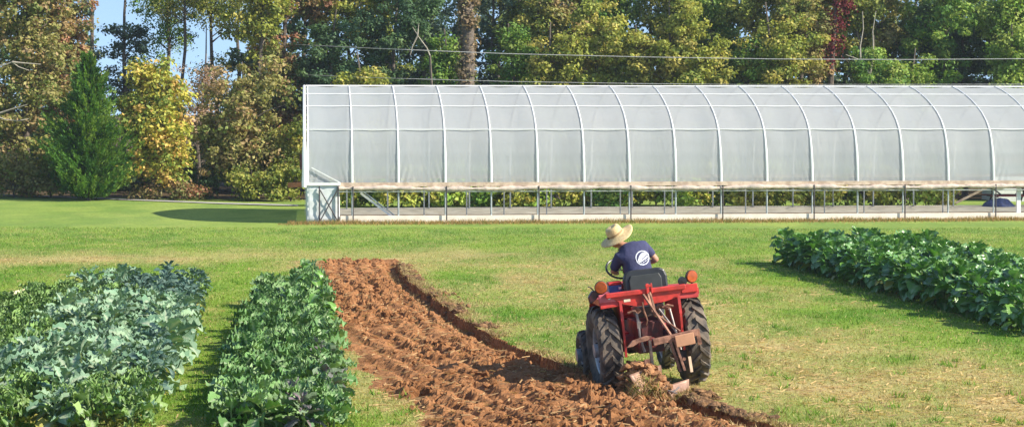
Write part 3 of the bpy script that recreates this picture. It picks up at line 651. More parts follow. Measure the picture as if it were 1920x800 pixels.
# ================================================================== TREES
M_LEAF = leaf_mat('tree_leaf', .6, .3, .25, (1.0, 1.0, .6)); M_BARK = mat('bark', (.13, .105, .085), .9, var=.35, bump=.6, bscale=12)
M_BARKPALE = mat('pale_dead_wood', (.36, .32, .26), .85, var=.25)
def crown(r, lobes, ncl, nleaf, size, pal, flat=.7, crad=.45, zmin=.15):
    """leaves gathered in clumps spread through a crown made of lobes (x, y, z, rx, ry, rz)"""
    cs = []; wts = np.array([b[3] * b[4] * b[5] for b in lobes]); wts = wts / wts.sum()
    while len(cs) < ncl:
        b = lobes[r.choice(len(lobes), p=wts)]; d = r.normal(size=3); d /= np.linalg.norm(d); rad = r.random() ** .42
        p = np.array(b[:3]) + d * rad * np.array(b[3:6])
        if p[2] > zmin: cs.append(p)
    cs = np.array(cs); per = np.maximum(3, (nleaf / ncl * (.4 + 1.2 * r.random(ncl))).astype(int)); ci = np.repeat(np.arange(ncl), per); n = len(ci)
    cr = (crad * (.55 + .9 * r.random(ncl)))[ci][:, None]
    d = r.normal(size=(n, 3)); d /= np.linalg.norm(d, axis=1)[:, None]; P = cs[ci] + d * (r.random((n, 1)) ** .5) * cr * np.array([1, 1, flat])
    P[:, 2] = np.maximum(P[:, 2], zmin * .5)
    nr = d * .8 + r.normal(size=(n, 3)) * .55 + np.array([0, 0, .55]); nr /= np.linalg.norm(nr, axis=1)[:, None]
    a = np.cross(nr, r.normal(size=(n, 3))); a /= np.linalg.norm(a, axis=1)[:, None]; b = np.cross(nr, a)
    s = (size * (.6 + .8 * r.random(n)))[:, None]
    v = np.empty((n, 4, 3)); v[:, 0] = P - a * s; v[:, 1] = P - b * s * .6; v[:, 2] = P + a * s * .9; v[:, 3] = P + b * s * .6
    pal = np.array(pal); pc = r.integers(len(pal), size=ncl); lc = np.where(r.random(n) < .72, pc[ci], r.integers(len(pal), size=n))
    col = 1.7 * pal[lc] * (.72 + .56 * r.random((n, 1))) * (.85 + .3 * r.random(ncl))[ci][:, None]
    return v.reshape(-1, 3), np.arange(4 * n).reshape(-1, 4), np.repeat(col, 4, 0), cs
PALS = {
 'olive': [(.17, .18, .035), (.12, .15, .03), (.22, .20, .05), (.10, .13, .03)],
 'brownolive': [(.17, .165, .055), (.20, .18, .065), (.12, .15, .04), (.23, .165, .08)],
 'russet': [(.20, .13, .065), (.17, .15, .06), (.22, .11, .065), (.12, .13, .045)],
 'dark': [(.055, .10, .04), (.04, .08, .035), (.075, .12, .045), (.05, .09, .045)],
 'green': [(.10, .17, .03), (.07, .14, .03), (.15, .20, .04)],
 'bright': [(.15, .21, .035), (.11, .18, .03), (.19, .23, .05)],
 'yellow': [(.30, .26, .05), (.23, .24, .045), (.35, .24, .07), (.15, .19, .04)],
 'yolive': [(.20, .205, .04), (.17, .19, .035), (.25, .22, .055), (.12, .15, .03)],
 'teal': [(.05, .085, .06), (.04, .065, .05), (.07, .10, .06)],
 'crimson': [(.10, .015, .022), (.17, .05, .035), (.07, .01, .015)],
 'dead': [(.30, .22, .16), (.36, .27, .2), (.24, .17, .11)],
}
def limbs(r, H, cs, tr, base_r, nb=14, top=.9, bend=.4):
    m = MB(); p = [Vector((0, 0, -.1))]; k = 6; dx, dy = r.uniform(-bend, bend), r.uniform(-bend, bend)
    for i in range(1, k + 1): q = i / k; p.append(Vector((dx * q * q + .1 * r.uniform(-1, 1), dy * q * q + .1 * r.uniform(-1, 1), H * top * q)))
    m.tube(p, [base_r * (1 - .8 * i / k) for i in range(k + 1)], 7)
    for c in (cs[r.choice(len(cs), min(nb, len(cs)), replace=False)] if nb else []):
        c = Vector(c); zb = max(.4, c.z - r.uniform(.3, .55) * math.hypot(c.x, c.y) - .3); q = min(.95, zb / (H * top)); i = q * k; a = int(i); f = i - a
        st = p[a].lerp(p[min(a + 1, k)], f); md = st.lerp(c, .5) + Vector((r.uniform(-.15, .15), r.uniform(-.15, .15), .15)); rb = base_r * (1 - .8 * q) * .45
        m.tube([st, md, c], [rb, rb * .6, .012], 5, False)
    return m
TREE_COUNT = {}
def tree(name, px, Y, H, lobes, pal, label, ncl=110, nleaf=9000, size=.085, seed=0, trunk=.16, nb=12, bark=None, crad=.45, cat='tree', group=None, flat=.7, X=None, top=.9):
    r = np.random.default_rng(seed + 1000); V, Fs, Cc, cs = crown(r, lobes, ncl, nleaf, size, PALS[pal] if isinstance(pal, str) else pal, flat, crad)
    x = px_x(px, Y, 2) if X is None else X; root = empty(name, (x, Y, float(base_h(np.array([x]), np.array([Y]))[0])), 0, label, cat, group)
    if trunk: limbs(r, H, cs, None, trunk, nb, top).build('trunk', bark or M_BARK, root, True)
    np_mesh('crown', V, Fs, M_LEAF, Cc, False, root); return root
def bay(px):
    """names the greenhouse bay that stands in front of a photograph column"""
    k = sum(1 for q in RIB_PX if q < px) - 1
    return ORD[max(0, min(k, 18))]
L_ = lambda x, y, z, rx, ry=None, rz=None: (x, y, z, rx, ry or rx, rz or rx)
# --- left part, whole trees
tree('woodland_tree', 50, 85.5, 12, [L_(-.3, 0, 7, 2.1, 2, 3.2), L_(.6, -.3, 4.6, 1.6, 1.6, 1.8), L_(-.8, -.4, 2.6, 1.7, 1.6, 1.9), L_(.6, 0, 9, 1.7, 1.6, 2)], 'brownolive',
     'big brownish-olive tree reaching from lawn to sky at the far left edge', 420, 30000, .085, 1, .2, 40)
tree('woodland_tree', -60, 87, 12, [L_(0, 0, 6, 2.4, 2, 5)], 'olive', 'olive-green tree cut by the left edge of the photo', 160, 13000, .09, 2, .2, 20)
tree('woodland_tree', 128, 87.5, 13, [L_(0, 0, 7.4, 1.35, 1.3, 2.3), L_(.1, 0, 4.2, 1.2, 1.2, 2)], 'russet', 'reddish-brown tree behind the left shoulder of the dark cedar', 170, 10500, .085, 3, .16, 24)
tree('shrub', 25, 83.6, 2, [L_(-.2, 0, .8, 1.3, .9, .9), L_(.9, .1, .6, .8, .7, .6)], 'brownolive', 'brownish low shrub at the far left foot of the trees', 60, 5500, .075, 4, .05, 8, cat='shrub')
tree('shrub', 95, 84.0, 2, [L_(0, 0, 1.2, 1.0, .8, 1.2)], 'olive', 'olive shrub pressed against the left of the dark cedar', 40, 3600, .075, 5, .05, 8, cat='shrub')
# cedar
def cedar(px, Y, H, wd):
    r = np.random.default_rng(77); n = 46000; x0 = px_x(px, Y, 2)
    root = empty('cedar_tree', (x0, Y, .17), 0, 'dark green pointed cedar standing alone in front of the woods', 'cedar')
    MB().tube([(0, 0, -.1), (0, 0, H * .95)], [.10, .01], 7).build('trunk', M_BARK, root, True)
    # sprays: each starts near the trunk and rises outwards
    ns = 720; zz = H * (r.random(ns) ** 1.25) * .96 + .06; ang = r.random(ns) * 2 * pi
    prof = lambda z: wd / 2 * np.clip(np.interp(z / H, [0, .06, .2, .45, .7, .88, 1], [.62, .86, 1.0, .80, .46, .20, .04]), 0, 1)
    rad = prof(zz) * (.58 + .56 * r.random(ns)) * (.9 + .24 * np.sin(ang * 3 + zz * 1.7)); per = n // ns; i = np.repeat(np.arange(ns), per); m = len(i)
    f = r.random(m) ** .55; a = ang[i] + r.normal(0, .10, m) * (1.3 - f) + 0; rr = rad[i] * f
    P = np.stack([np.cos(a) * rr, np.sin(a) * rr, zz[i] + .38 * rr * f + r.normal(0, .07, m)], 1); P[:, 2] = np.clip(P[:, 2], .03, H)
    dirv = np.stack([np.cos(a) * .8, np.sin(a) * .8, .9 + 0 * a], 1) + r.normal(size=(m, 3)) * .35; dirv /= np.linalg.norm(dirv, axis=1)[:, None]
    sd = np.cross(dirv, r.normal(size=(m, 3))); sd /= np.linalg.norm(sd, axis=1)[:, None]; s = (.13 * (.6 + .8 * r.random(m)))[:, None]
    v = np.empty((m, 3, 3)); v[:, 0] = P - sd * s * .22; v[:, 1] = P + sd * s * .22; v[:, 2] = P + dirv * s
    pal = np.array([(.075, .18, .026), (.115, .23, .032), (.045, .12, .022), (.17, .27, .04)]); col = pal[r.integers(4, size=ns)][i] * (.75 + .5 * r.random((m, 1)))
    np_mesh('crown', v.reshape(-1, 3), np.arange(3 * m).reshape(-1, 3), M_LEAF, np.repeat(col, 3, 0), False, root)
cedar(166, 81.8, 5.75, 3.9)
tree('maple_tree', 288, 83.2, 6.2, [L_(-.1, 0, 3.6, 1.35, 1.2, 2.1), L_(.5, 0, 2.1, 1.15, 1.1, 1.5), L_(-.5, 0, 1.4, 1.0, 1, 1.0), L_(.6, .1, 4.4, .8, .8, 1.2)], 'yellow',
     'golden-yellow maple between the dark cedar and the brown tree', 210, 17000, .085, 6, .12, 22)
tree('woodland_tree', 452, 84.2, 6.2, [L_(0, 0, 3.4, 1.8, 1.4, 2.1), L_(.9, 0, 4.3, 1.2, 1.1, 1.5), L_(-.9, -.1, 2.2, 1.3, 1.2, 1.3), L_(.7, -.2, 1.6, 1.5, 1.2, 1.3)], 'brownolive',
     'low brown-olive spreading tree between the golden maple and the greenhouse', 230, 17000, .085, 7, .13, 26)
tree('shrub', 375, 84.4, 1.6, [L_(0, 0, .6, .8, .6, .7)], 'dark', 'dark small shrub right of the golden maple', 22, 2200, .07, 8, .04, 5, cat='shrub')
tree('shrub', 470, 82.8, 1.6, [L_(0, 0, .65, .9, .6, .7), L_(.8, 0, .8, .6, .6, .8)], 'olive', 'olive low shrub under the brown-olive spreading tree', 40, 3400, .075, 9, .04, 6, cat='shrub')
tree('shrub', 545, 83.2, 2.4, [L_(0, 0, 1.0, .8, .6, 1.2), L_(.3, .4, 2.4, .8, .6, 1.0)], 'olive', 'olive-green shrub just left of the greenhouse end', 34, 3200, .075, 10, .04, 6, cat='shrub')
tree('shrub', 350, 83.0, 1.0, [L_(0, 0, .35, .8, .4, .35), L_(-1.6, 0, .3, .8, .4, .3)], 'russet', 'brown dead brush at the foot of the golden maple', 24, 1900, .06, 11, .02, 5, cat='shrub')
# --- taller trees behind the left part, sky shows between them
tree('woodland_tree', 172, 91, 13, [L_(-.9, 0, 8.2, .9, 1.0, 1.2), L_(-.5, 0, 5.8, .9, 1, .8)], 'teal', 'dark blue-green tree with bare forked limbs behind the cedar tip', 64, 4800, .07, 20, .15, 26, crad=.42)
tree('woodland_tree', 235, 92, 13, [L_(0, 0, 6.6, 1.2, 1, 1.0), L_(.3, 0, 4.6, 1.4, 1.2, 1.2)], 'teal', 'dark sparse tree behind the top of the golden maple', 80, 6200, .07, 21, .13, 22, crad=.4)
tree('woodland_tree', 318, 92.5, 14, [L_(0, 0, 8.6, 1.8, 1.4, 1.3), L_(-.4, 0, 6.8, 1.6, 1.3, .9)], 'green', 'thin-leaved tree with a straight bare trunk above the golden maple', 120, 7400, .055, 22, .13, 26, crad=.45)
tree('woodland_tree', 342, 90.5, 14, [L_(0, 0, 8.8, 1.5, 1.4, 1.4)], 'olive', 'second straight bare trunk with thin leaves right above the golden maple', 90, 5000, .055, 23, .11, 22, crad=.45)
tree('woodland_tree', 405, 93, 13, [L_(.3, 0, 8.4, 1.8, 1.5, 1.5), L_(0, 0, 5.2, 1.3, 1.2, .9)], 'olive', 'airy olive tree with sky showing through above the brown-olive tree', 130, 8000, .055, 24, .13, 24, crad=.45)
tree('woodland_tree', 372, 88, 8, [L_(0, 0, 4.6, 1.1, 1, 1.1), L_(-.2, 0, 3.2, 1.0, .9, 1.0)], 'dead', 'greyish half-bare tree between the golden maple and the brown-olive tree', 60, 3200, .06, 25, .10, 26, crad=.45)
tree('woodland_tree', 488, 88.5, 12, [L_(-.1, 0, 7.6, 1.5, 1.4, 1.7), L_(.2, 0, 9.6, 1.6, 1.5, 1.6)], 'yolive', 'yellow-green tree rising above the left end of the brown-olive tree', 120, 8800, .085, 26, .16, 16)
tree('woodland_tree', 530, 90, 13, [L_(0, 0, 5.2, 1.5, 1.4, 1.9), L_(0, 0, 2.6, 1.6, 1.4, 2.2)], 'russet', 'dark reddish tree close to the left end of the greenhouse', 150, 9500, .085, 27, .16, 22)
tree('woodland_tree', 590, 91, 13, [L_(0, 0, 8.4, 1.9, 1.6, 1.2)], 'russet', 'russet-topped tree above the first bay of the greenhouse', 80, 5000, .085, 28, .15, 22)
# --- woods above the greenhouse roof: (column, depth, kind of lobe, palette, words)
spec = [
 (612, 89, 5.4, 1.5, 'dark', 'dark green tree low'), (676, 84.5, 4.2, .95, 'yolive', 'small golden-olive tree just peeping'), (660, 91, 8.4, 1.5, 'yolive', 'tall yellowish tree'),
 (735, 90, 7.4, 1.6, 'dark', 'dark green tree'), (800, 92, 7.0, 1.8, 'teal', 'blue-green thin tree'), (840, 89, 5.0, 1.2, 'green', 'mid-green low tree'),
 (925, 91, 7.6, 1.5, 'teal', 'dark thin-leaved tree'), (965, 88, 5.4, 1.1, 'green', 'mid-green slender tree'), (1000, 90, 7.6, 1.5, 'olive', 'olive tall tree'),
 (1045, 86, 5.2, 1.2, 'yolive', 'yellow-olive low tree'), (1075, 90, 8.0, 1.5, 'brownolive', 'brownish tall tree'), (1125, 86.5, 6.0, 1.45, 'yolive', 'yellow-olive rounded tree'),
 (1150, 90.5, 8.3, 1.4, 'green', 'mid-green tall tree'), (1190, 86, 5.2, 1.1, 'yolive', 'yellowish low tree'), (1255, 89.5, 8.2, 1.3, 'olive', 'olive tall tree'),
 (1265, 86, 6.0, 1.3, 'yolive', 'golden-olive broad tree'), (1310, 85, 4.9, 1.25, 'yolive', 'yellow-olive low domed tree'), (1325, 89, 7.6, 1.3, 'green', 'mid-green tall tree'),
 (1395, 85.5, 4.8, 1.1, 'green', 'mid-green low tree'), (1420, 88, 7.6, 1.5, 'yolive', 'yellow-olive tall tree'), (1455, 85.5, 5.6, 1.5, 'yolive', 'broad yellow-olive tree'),
 (1500, 87, 7.4, 1.3, 'brownolive', 'golden-brown tree'), (1535, 88.5, 8.6, 1.2, 'yolive', 'yellow-topped tree'), (1610, 88, 7.6, 1.1, 'olive', 'olive tree'),
 (1650, 89.5, 8.2, 1.1, 'brownolive', 'brownish half-bare tree'), (1640, 84.5, 4.6, 1.15, 'green', 'mid-green low tree'), (1700, 85, 4.3, 1.0, 'bright', 'light green low tree'),
 (1765, 87.5, 8.0, 1.5, 'green', 'mid-green tall tree'), (1730, 90, 6.4, 1.3, 'dark', 'dark tree'), (1810, 90, 6.0, 1.8, 'dark', 'dark tree'), (1885, 87, 7.6, 1.0, 'bright', 'light green tall tree'),
 (1895, 85.5, 5.8, .75, 'bright', 'light green narrow tree'), (1860, 91, 7.4, 1.8, 'dark', 'dark tall tree'), (1950, 88, 6.4, 2.0, 'dark', 'dark tree cut by the right edge'), (2040, 87, 6, 2.2, 'green', 'green tree')]
used = set()
for i, (px, Yd, zc, rd, pal, words) in enumerate(spec):
    rr_ = random.Random(i + 5); H = zc + rd * 1.6 + 1
    lob = [L_(0, 0, zc, rd * 1.15, rd, rd * 1.25), L_(rr_.uniform(-.5, .5), 0, max(1.4, zc - rd * 1.5), rd * .95, rd * .9, rd), L_(rr_.uniform(-.7, .7) * rd, -.2, zc + rd * .9, rd * .75, rd * .75, rd * .8)]
    thin = pal == 'teal'; lab = words + (' behind the greenhouse roof at its %s bay from the left' % bay(px) if px < 1920 else ' beyond the frame on the right')
    if lab in used: lab = 'another ' + lab
    used.add(lab)
    tree('woodland_tree', px, Yd, H, lob, pal, lab, int(60 * rd * (0.8 if thin else 1.3)), int((4800 if thin else 9500) * rd), .076, 200 + i, .12 + .03 * rr_.random(), 14, crad=.42, group='trees behind the greenhouse')
# darker depth of the wood: tall trees standing further back
for i in range(26):
    px = 560 + i * 60 + random.Random(i).uniform(-18, 18); Yd = 95 + 9 * random.Random(i + 50).random(); k = random.Random(i + 9).uniform(-.8, .8)
    gap = 890 < px < 960 or 1190 < px < 1235 or 600 < px < 720
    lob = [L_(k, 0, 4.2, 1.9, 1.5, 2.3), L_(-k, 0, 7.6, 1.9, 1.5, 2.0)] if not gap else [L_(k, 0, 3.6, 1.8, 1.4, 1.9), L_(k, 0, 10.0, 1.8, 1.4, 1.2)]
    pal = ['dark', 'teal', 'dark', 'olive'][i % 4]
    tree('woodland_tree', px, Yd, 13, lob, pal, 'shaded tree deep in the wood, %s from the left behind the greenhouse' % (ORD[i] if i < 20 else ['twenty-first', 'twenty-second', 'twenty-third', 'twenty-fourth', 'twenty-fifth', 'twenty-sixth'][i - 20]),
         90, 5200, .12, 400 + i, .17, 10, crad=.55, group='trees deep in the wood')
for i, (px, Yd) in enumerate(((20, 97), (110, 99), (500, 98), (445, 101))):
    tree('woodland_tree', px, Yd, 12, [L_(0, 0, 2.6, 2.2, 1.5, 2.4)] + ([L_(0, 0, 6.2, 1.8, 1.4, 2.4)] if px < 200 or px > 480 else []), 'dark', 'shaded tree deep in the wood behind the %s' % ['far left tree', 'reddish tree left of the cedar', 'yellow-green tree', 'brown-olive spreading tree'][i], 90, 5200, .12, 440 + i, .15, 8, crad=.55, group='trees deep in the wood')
# undergrowth filling the foot of the wood
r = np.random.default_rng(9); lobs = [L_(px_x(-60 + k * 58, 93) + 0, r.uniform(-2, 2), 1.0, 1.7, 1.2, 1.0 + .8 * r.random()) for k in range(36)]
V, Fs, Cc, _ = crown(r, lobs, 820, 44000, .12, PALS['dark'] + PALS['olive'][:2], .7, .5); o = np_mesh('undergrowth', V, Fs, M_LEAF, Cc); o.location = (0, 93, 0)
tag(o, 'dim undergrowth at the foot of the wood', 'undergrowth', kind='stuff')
# vine-clad dead trunk
r = np.random.default_rng(31); zz = r.random(150) * 11; V, Fs, Cc, cs = crown(r, [L_(0.05 * sin(z), 0, z, .42, .42, .4) for z in np.linspace(.6, 11, 26)], 190, 9500, .07, [(.16, .12, .08), (.13, .10, .065), (.20, .14, .08), (.11, .11, .04)], 1.2, .3)
x = px_x(876, 86.5, 5); root = empty('vine_clad_trunk', (x, 86.5, 0), 0, 'tall brown trunk wrapped in dead vines, behind the fourth bay of the greenhouse', 'dead tree')
MB().tube([(0, 0, -.1), (.05, 0, 6), (0, 0, 12)], [.3, .26, .2], 9).build('trunk', M_BARK, root, True); np_mesh('dead_vines', V, Fs, M_LEAF, Cc, False, root)
# crimson creeper on a dark trunk
V, Fs, Cc, cs = crown(r, [L_(.0, 0, 5.9, .28, .3, .5), L_(.12, 0, 6.6, .3, .3, .5), L_(.25, 0, 7.4, .35, .3, .6), L_(.5, 0, 8.1, .4, .3, .5)], 42, 1300, .065, 'x' and PALS['crimson'], 1.0, .25)
x = px_x(1556, 86, 6); root = empty('creeper_clad_trunk', (x, 86, 0), 0, 'dark trunk with crimson creeper between yellow and olive trees', 'tree')
MB().tube([(0, .2, -.1), (.1, .2, 5.5), (.4, .2, 10)], [.13, .11, .06], 7).build('trunk', M_BARK, root, True); V = V + np.random.default_rng(4).normal(size=(len(V) // 4, 3)).repeat(4, 0) * np.array([.13, .1, .15]); np_mesh('crimson_creeper', V, Fs, M_LEAF, Cc, False, root)
# pale dead branches
def snag(name, px, Y, z0, lines, label):
    root = empty(name, (px_x(px, Y, z0), Y, 0), 0, label, 'dead tree'); m = MB()
    base = [(.3, .6, 0), (.14, .5, z0 * .5), (0, 0, z0)]; MB().tube(base, [.09, .07, .05], 6).build('trunk', M_BARK, root, True)
    for L in lines: m.tube([(a, b, z0 + c) for a, b, c in L], [.036 - .024 * i / (len(L) - 1) for i in range(len(L))], 5, False)
    m.build('dead_branches', M_BARKPALE, root, True)
snag('dead_snag', 1632, 84.0, 5.05, [[(0, 0, 0), (-.25, 0, .45), (-.45, 0, .65), (-1.0, 0, .85)], [(-.4, 0, .6), (-.42, 0, 1.2), (-.3, 0, 1.9), (-.34, 0, 2.6)], [(0, 0, .1), (.12, 0, .9), (.08, 0, 1.8), (.2, 0, 2.6)]], 'pale bare forked snag above the thirteenth bay of the greenhouse')
snag('dead_snag', 806, 85.0, 5.9, [[(0, 0, 0), (-.12, 0, .3), (-.45, 0, .75), (-.7, 0, 1.15)], [(-.5, 0, .8), (-.72, 0, .35), (-.8, 0, 0)], [(-.5, 0, .8), (-.45, 0, 1.3)]], 'pale broken dead branch above the third bay of the greenhouse')
def limb_tree(px, Y, z0, pts, label):
    root = empty('dead_limb', (px_x(px, Y, z0), Y, 0), 0, label, 'branch'); m = MB()
    for P in pts: m.tube([(a, b, z0 + c) for a, b, c in P], [.040 - .026 * i / (len(P) - 1) for i in range(len(P))], 6, False)
    m.build('limb_wood', M_BARKPALE, root, True)
limb_tree(0, 83.2, z_at(123, 83.2), [[(-1.2, .9, -.3), (-.3, 0, -.05), (.2, 0, .02), (.5, -.05, .14), (.75, 0, -.06), (1.15, .1, -.2)], [(.5, -.05, .14), (.9, 0, .1), (1.6, .2, .05)]], 'upper pale bare limb reaching in from the far left edge')
limb_tree(0, 83.2, z_at(222, 83.2), [[(-1.2, .9, .2), (-.3, 0, .15), (.2, 0, -.05), (.7, 0, -.1), (1.1, .2, -.02)], [(-.2, 0, .15), (.4, 0, .35), (1.1, 0, .55)]], 'lower pale bare limb reaching in from the far left edge')
# leafy bushes seen below the plastic on the far side
bp_ = [('yellow-green', 'yolive'), ('bright green', 'bright'), ('olive', 'olive'), ('mid-green', 'green'), ('golden', 'yellow')]
for i in range(27):
    rr_ = random.Random(i * 7 + 1); px = 655 + i * 44.5 + rr_.uniform(-8, 8); kind = bp_[[0, 3, 0, 2, 1, 0, 3, 4, 1, 0][i % 10]]
    if i == 26: continue
    palx = [tuple(c * 1.35 for c in q) for q in PALS[kind[1]]] if kind[1] != 'yellow' else PALS['yolive'] + PALS['yellow'][:2]
    tree('shrub', px, 78.3 + rr_.uniform(-.3, .8), 1.5, [L_(0, 0, .45, .85, .5, .5), L_(rr_.uniform(-.3, .3), .2, 1.1, .8, .5, .6)], palx,
         '%s big-leaved shrub seen under the plastic, %s bush from the left' % (kind[0], ORD[i] if i < 20 else ['twenty-first', 'twenty-second', 'twenty-third', 'twenty-fourth', 'twenty-fifth', 'twenty-sixth'][i - 20]),
         44, 2300, .085, 700 + i, .03, 6, crad=.34, cat='shrub', group='shrubs behind the greenhouse')

# ------------------------------------------------------------------ overhead wires
M_WIRE = mat('wire', (.55, .54, .5), .5, .3)
def wire(pts, Yw, r, label):
    P = []
    for i in range(len(pts) - 1):
        for k in range(8): q = k / 8; x = pts[i][0] + (pts[i + 1][0] - pts[i][0]) * q; y = pts[i][1] + (pts[i + 1][1] - pts[i][1]) * q; Y = Yw + 11 * max(0, (760 - x) / 260) ** 1.0; P.append((px_x(x, Y, 6), Y, z_at(y, Y)))
    tag(MB().tube(P, r, 5, False).build('overhead_wire', M_WIRE, None, True), label, 'wire', 'overhead wires')
wire([(480, 80), (700, 91), (950, 101), (1200, 107), (1450, 111), (1700, 112), (2000, 110), (2300, 104)], 80.5, .014, 'upper overhead wire crossing the whole wood above the greenhouse')
wire([(470, 136), (700, 146), (950, 153), (1200, 157), (1400, 159), (2100, 158)], 80.2, .011, 'lower faint wire just above the greenhouse ridge')

# ------------------------------------------------------------------ things beyond the right end
x, y = px_x(1893, 79.5), 79.5
sh = empty('shed', (px_x(1935, 84.5), 84.5, 0), 0, 'white low shed wall with a red-brown fascia behind the right end', 'shed')
MB().box((0, 0, .85), (3.6, 2.2, 1.7)).build('wall', mat('white_siding', (.72, .72, .70), .7, var=.08), sh)
MB().box((0, -1.16, 1.72), (3.8, .12, .3)).build('fascia', mat('redbrown_board', (.38, .15, .09), .7), sh)
MB().box((0, 0, 2.0), (3.9, 2.6, .12)).build('roof', mat('grey_roof', (.3, .3, .3), .6), sh)
pt = empty('picnic_table', (px_x(1890, 78.6), 78.6, 0), .06, 'dark red picnic table behind the right end of the greenhouse', 'table')
M_RED2 = mat('dark_red_paint', (.16, .035, .04), .6); M_BLK = mat('dark_frame', (.03, .03, .04), .6)
MB().box((0, 0, .74), (1.7, .75, .05)).build('table_top', M_RED2, pt, bevel=.01)
for yy in (-.65, .65): MB().box((0, yy, .44), (1.7, .24, .045)).build('bench', M_RED2, pt, bevel=.01)
for xx in (-.6, .6):
    MB().bar((xx, -.6, 0), (xx, .2, .72), .05, .06).bar((xx, .6, 0), (xx, -.2, .72), .05, .06).bar((xx, -.7, .41), (xx, .7, .41), .05, .05).bar((xx, 0, .7), (xx * .3, 0, .40), .04, .05).build('leg_frame', M_BLK, pt)
M_TARP = mat('blue_tarp', (.035, .055, .16), .45, var=.5, scale=5, bump=.7, bscale=7)
X, Y, Fq = grid(-.85, .85, -.6, .6, .06, .06); rr = np.sqrt((X / .85) ** 2 + (Y / .6) ** 2); Z = .52 * np.clip(1 - rr ** 2, 0, 1) ** .6 * (.65 + .7 * fbm(X * 2.5 + 4, Y * 2.5, 140, 3)) - .02
o = np_mesh('tarpaulin', np.stack([X, Y, Z], 1), Fq, M_TARP, None, True); o.location = (px_x(1872, 77.8), 77.8, 0); o.scale = (.75, .8, .72); sd = o.modifiers.new('s', 'SOLIDIFY'); sd.thickness = .01
tag(o, 'dark blue tarpaulin heaped over something low by the picnic table', 'tarpaulin')

# ================================================================== TRACTOR
ROOT = Matrix.Translation((TX, TY, -.068)) @ Matrix.Rotation(radians(8), 4, 'Z') @ Matrix.Rotation(radians(-6.3), 4, 'Y')
def rig(name, label, cat, off=(0, 0, 0)):
    o = bpy.data.objects.new(name, None); C.objects.link(o); o.matrix_world = ROOT @ Matrix.Translation(off); return tag(o, label, cat)
M_RED = mat2('red_paint', (.36, .030, .022), (.60, .04, .032), 9, .34, .60, rough=.45, coat=.15); M_REDD = mat2('dusty_red_paint', (.42, .03, .03), (.55, .07, .06), 6, rough=.55)
M_RUB = mat2('tyre_rubber', (.035, .032, .030), (.20, .155, .115), 6, .36, .66, rough=.75, bump=.3)
M_RIM = mat2('rim_paint', (.30, .33, .36), (.45, .47, .5), 6, rough=.4, metal=.3)
M_IRON = mat2('dark_iron', (.035, .03, .03), (.11, .07, .05), 9, rough=.65, bump=.3); M_RUST = mat2('rusty_iron', (.15, .07, .045), (.34, .17, .11), 9, rough=.8, bump=.3)
M_BRIGHTIRON = mat('worn_steel', (.28, .24, .22), .5, .4, var=.4); M_SEAT = mat('black_vinyl', (.018, .02, .022), .38); M_SEAT2 = mat('dark_green_vinyl', (.028, .034, .033), .5)
M_AMBER = mat('amber_lens', (.42, .085, .015), .35, coat=.2, var=.35, scale=14); M_PINK = mat('faded_red_paint', (.55, .12, .14), .5)
tr = rig('tractor', 'red compact tractor ploughing, seen from behind with its left wheels in the furrow', 'tractor')
def wheel(name, x, y, R, W, rimr, lugs, lug_h, m_rim):
    side = 1 if x > 0 else -1; M = Matrix.Translation((x, y, R)) @ Matrix.Rotation(pi / 2, 4, 'Y')
    h = W / 2; R0 = R - lug_h
    prof = [(rimr, -h * .62), (rimr + (R0 - rimr) * .35, -h * .98), (R0 - .05, -h * .98), (R0 - .012, -h * .82), (R0, 0), (R0 - .012, h * .82), (R0 - .05, h * .98), (rimr + (R0 - rimr) * .35, h * .98), (rimr, h * .62)]
    mb = MB(); mb.lathe(prof, 48, M)
    for k in range(lugs):
        for sd_ in (-1, 1):
            a0 = 2 * pi * (k + (.5 if sd_ > 0 else 0)) / lugs; N = 5; ring = []
            for j in range(N):
                q = j / (N - 1); ww = sd_ * h * (-.04 + 1.04 * q); a = a0 + .30 * q * (R0 and 1); rr = R0 - .02 - .03 * q ** 4
                top = R - .012 * q - (.05 if q == 1 else 0); dw = .026 * (1 + .2 * q) / R
                for (rad, aa) in ((rr - .02, a - dw * 1.35), (top, a - dw), (top, a + dw), (rr - .02, a + dw * 1.35)):
                    ring.append(M @ Vector((rad * cos(aa), rad * sin(aa), ww)))
            Fs = [(j * 4 + c, j * 4 + c + 1, (j + 1) * 4 + c + 1, (j + 1) * 4 + c) for j in range(N - 1) for c in range(3)] + [(3, 2, 1, 0), tuple((N - 1) * 4 + c for c in range(4))]
            mb.add(ring, Fs)
    w = mb.build(name, M_RUB, tr, True, angle=35)
    o = side; rp = [(rimr + .004, -h * .64), (rimr - .02, -h * .55), (rimr - .035, -h * .2), (rimr - .035, h * .2), (rimr - .02, h * .55), (rimr + .004, h * .64)]
    rm = MB().lathe(rp, 32, M); zz = o * h * .1
    rm.lathe([(rimr - .03, zz), (rimr * .75, zz + o * .03), (rimr * .4, zz + o * .015), (.09, zz + o * .05), (.09, zz + o * .13), (.001, zz + o * .13)], 32, M)
    rm.lathe([(rimr - .03, zz - .012), (.09, zz - .012), (.001, zz - .012)], 32, M)
    rm.build('rim', m_rim, w, True)
    nb = MB()
    for k in range(6): a = k * pi / 3; nb.lathe([(.016, zz + o * .04), (.016, zz + o * .075), (.0005, zz + o * .08)], 6, M @ Matrix.Translation((.15 * cos(a), .15 * sin(a), 0)))
    nb.build('wheel_nuts', M_IRON, w)
    return w
wheel('rear_wheel', -.575, 0, .59, .30, .31, 19, .035, M_RIM); wheel('rear_wheel', .575, 0, .59, .30, .31, 19, .035, M_RIM)
for sx in (-1, 1): wheel('front_wheel', sx * .56, 1.62, .34, .19, .19, 15, .018, M_RIM)
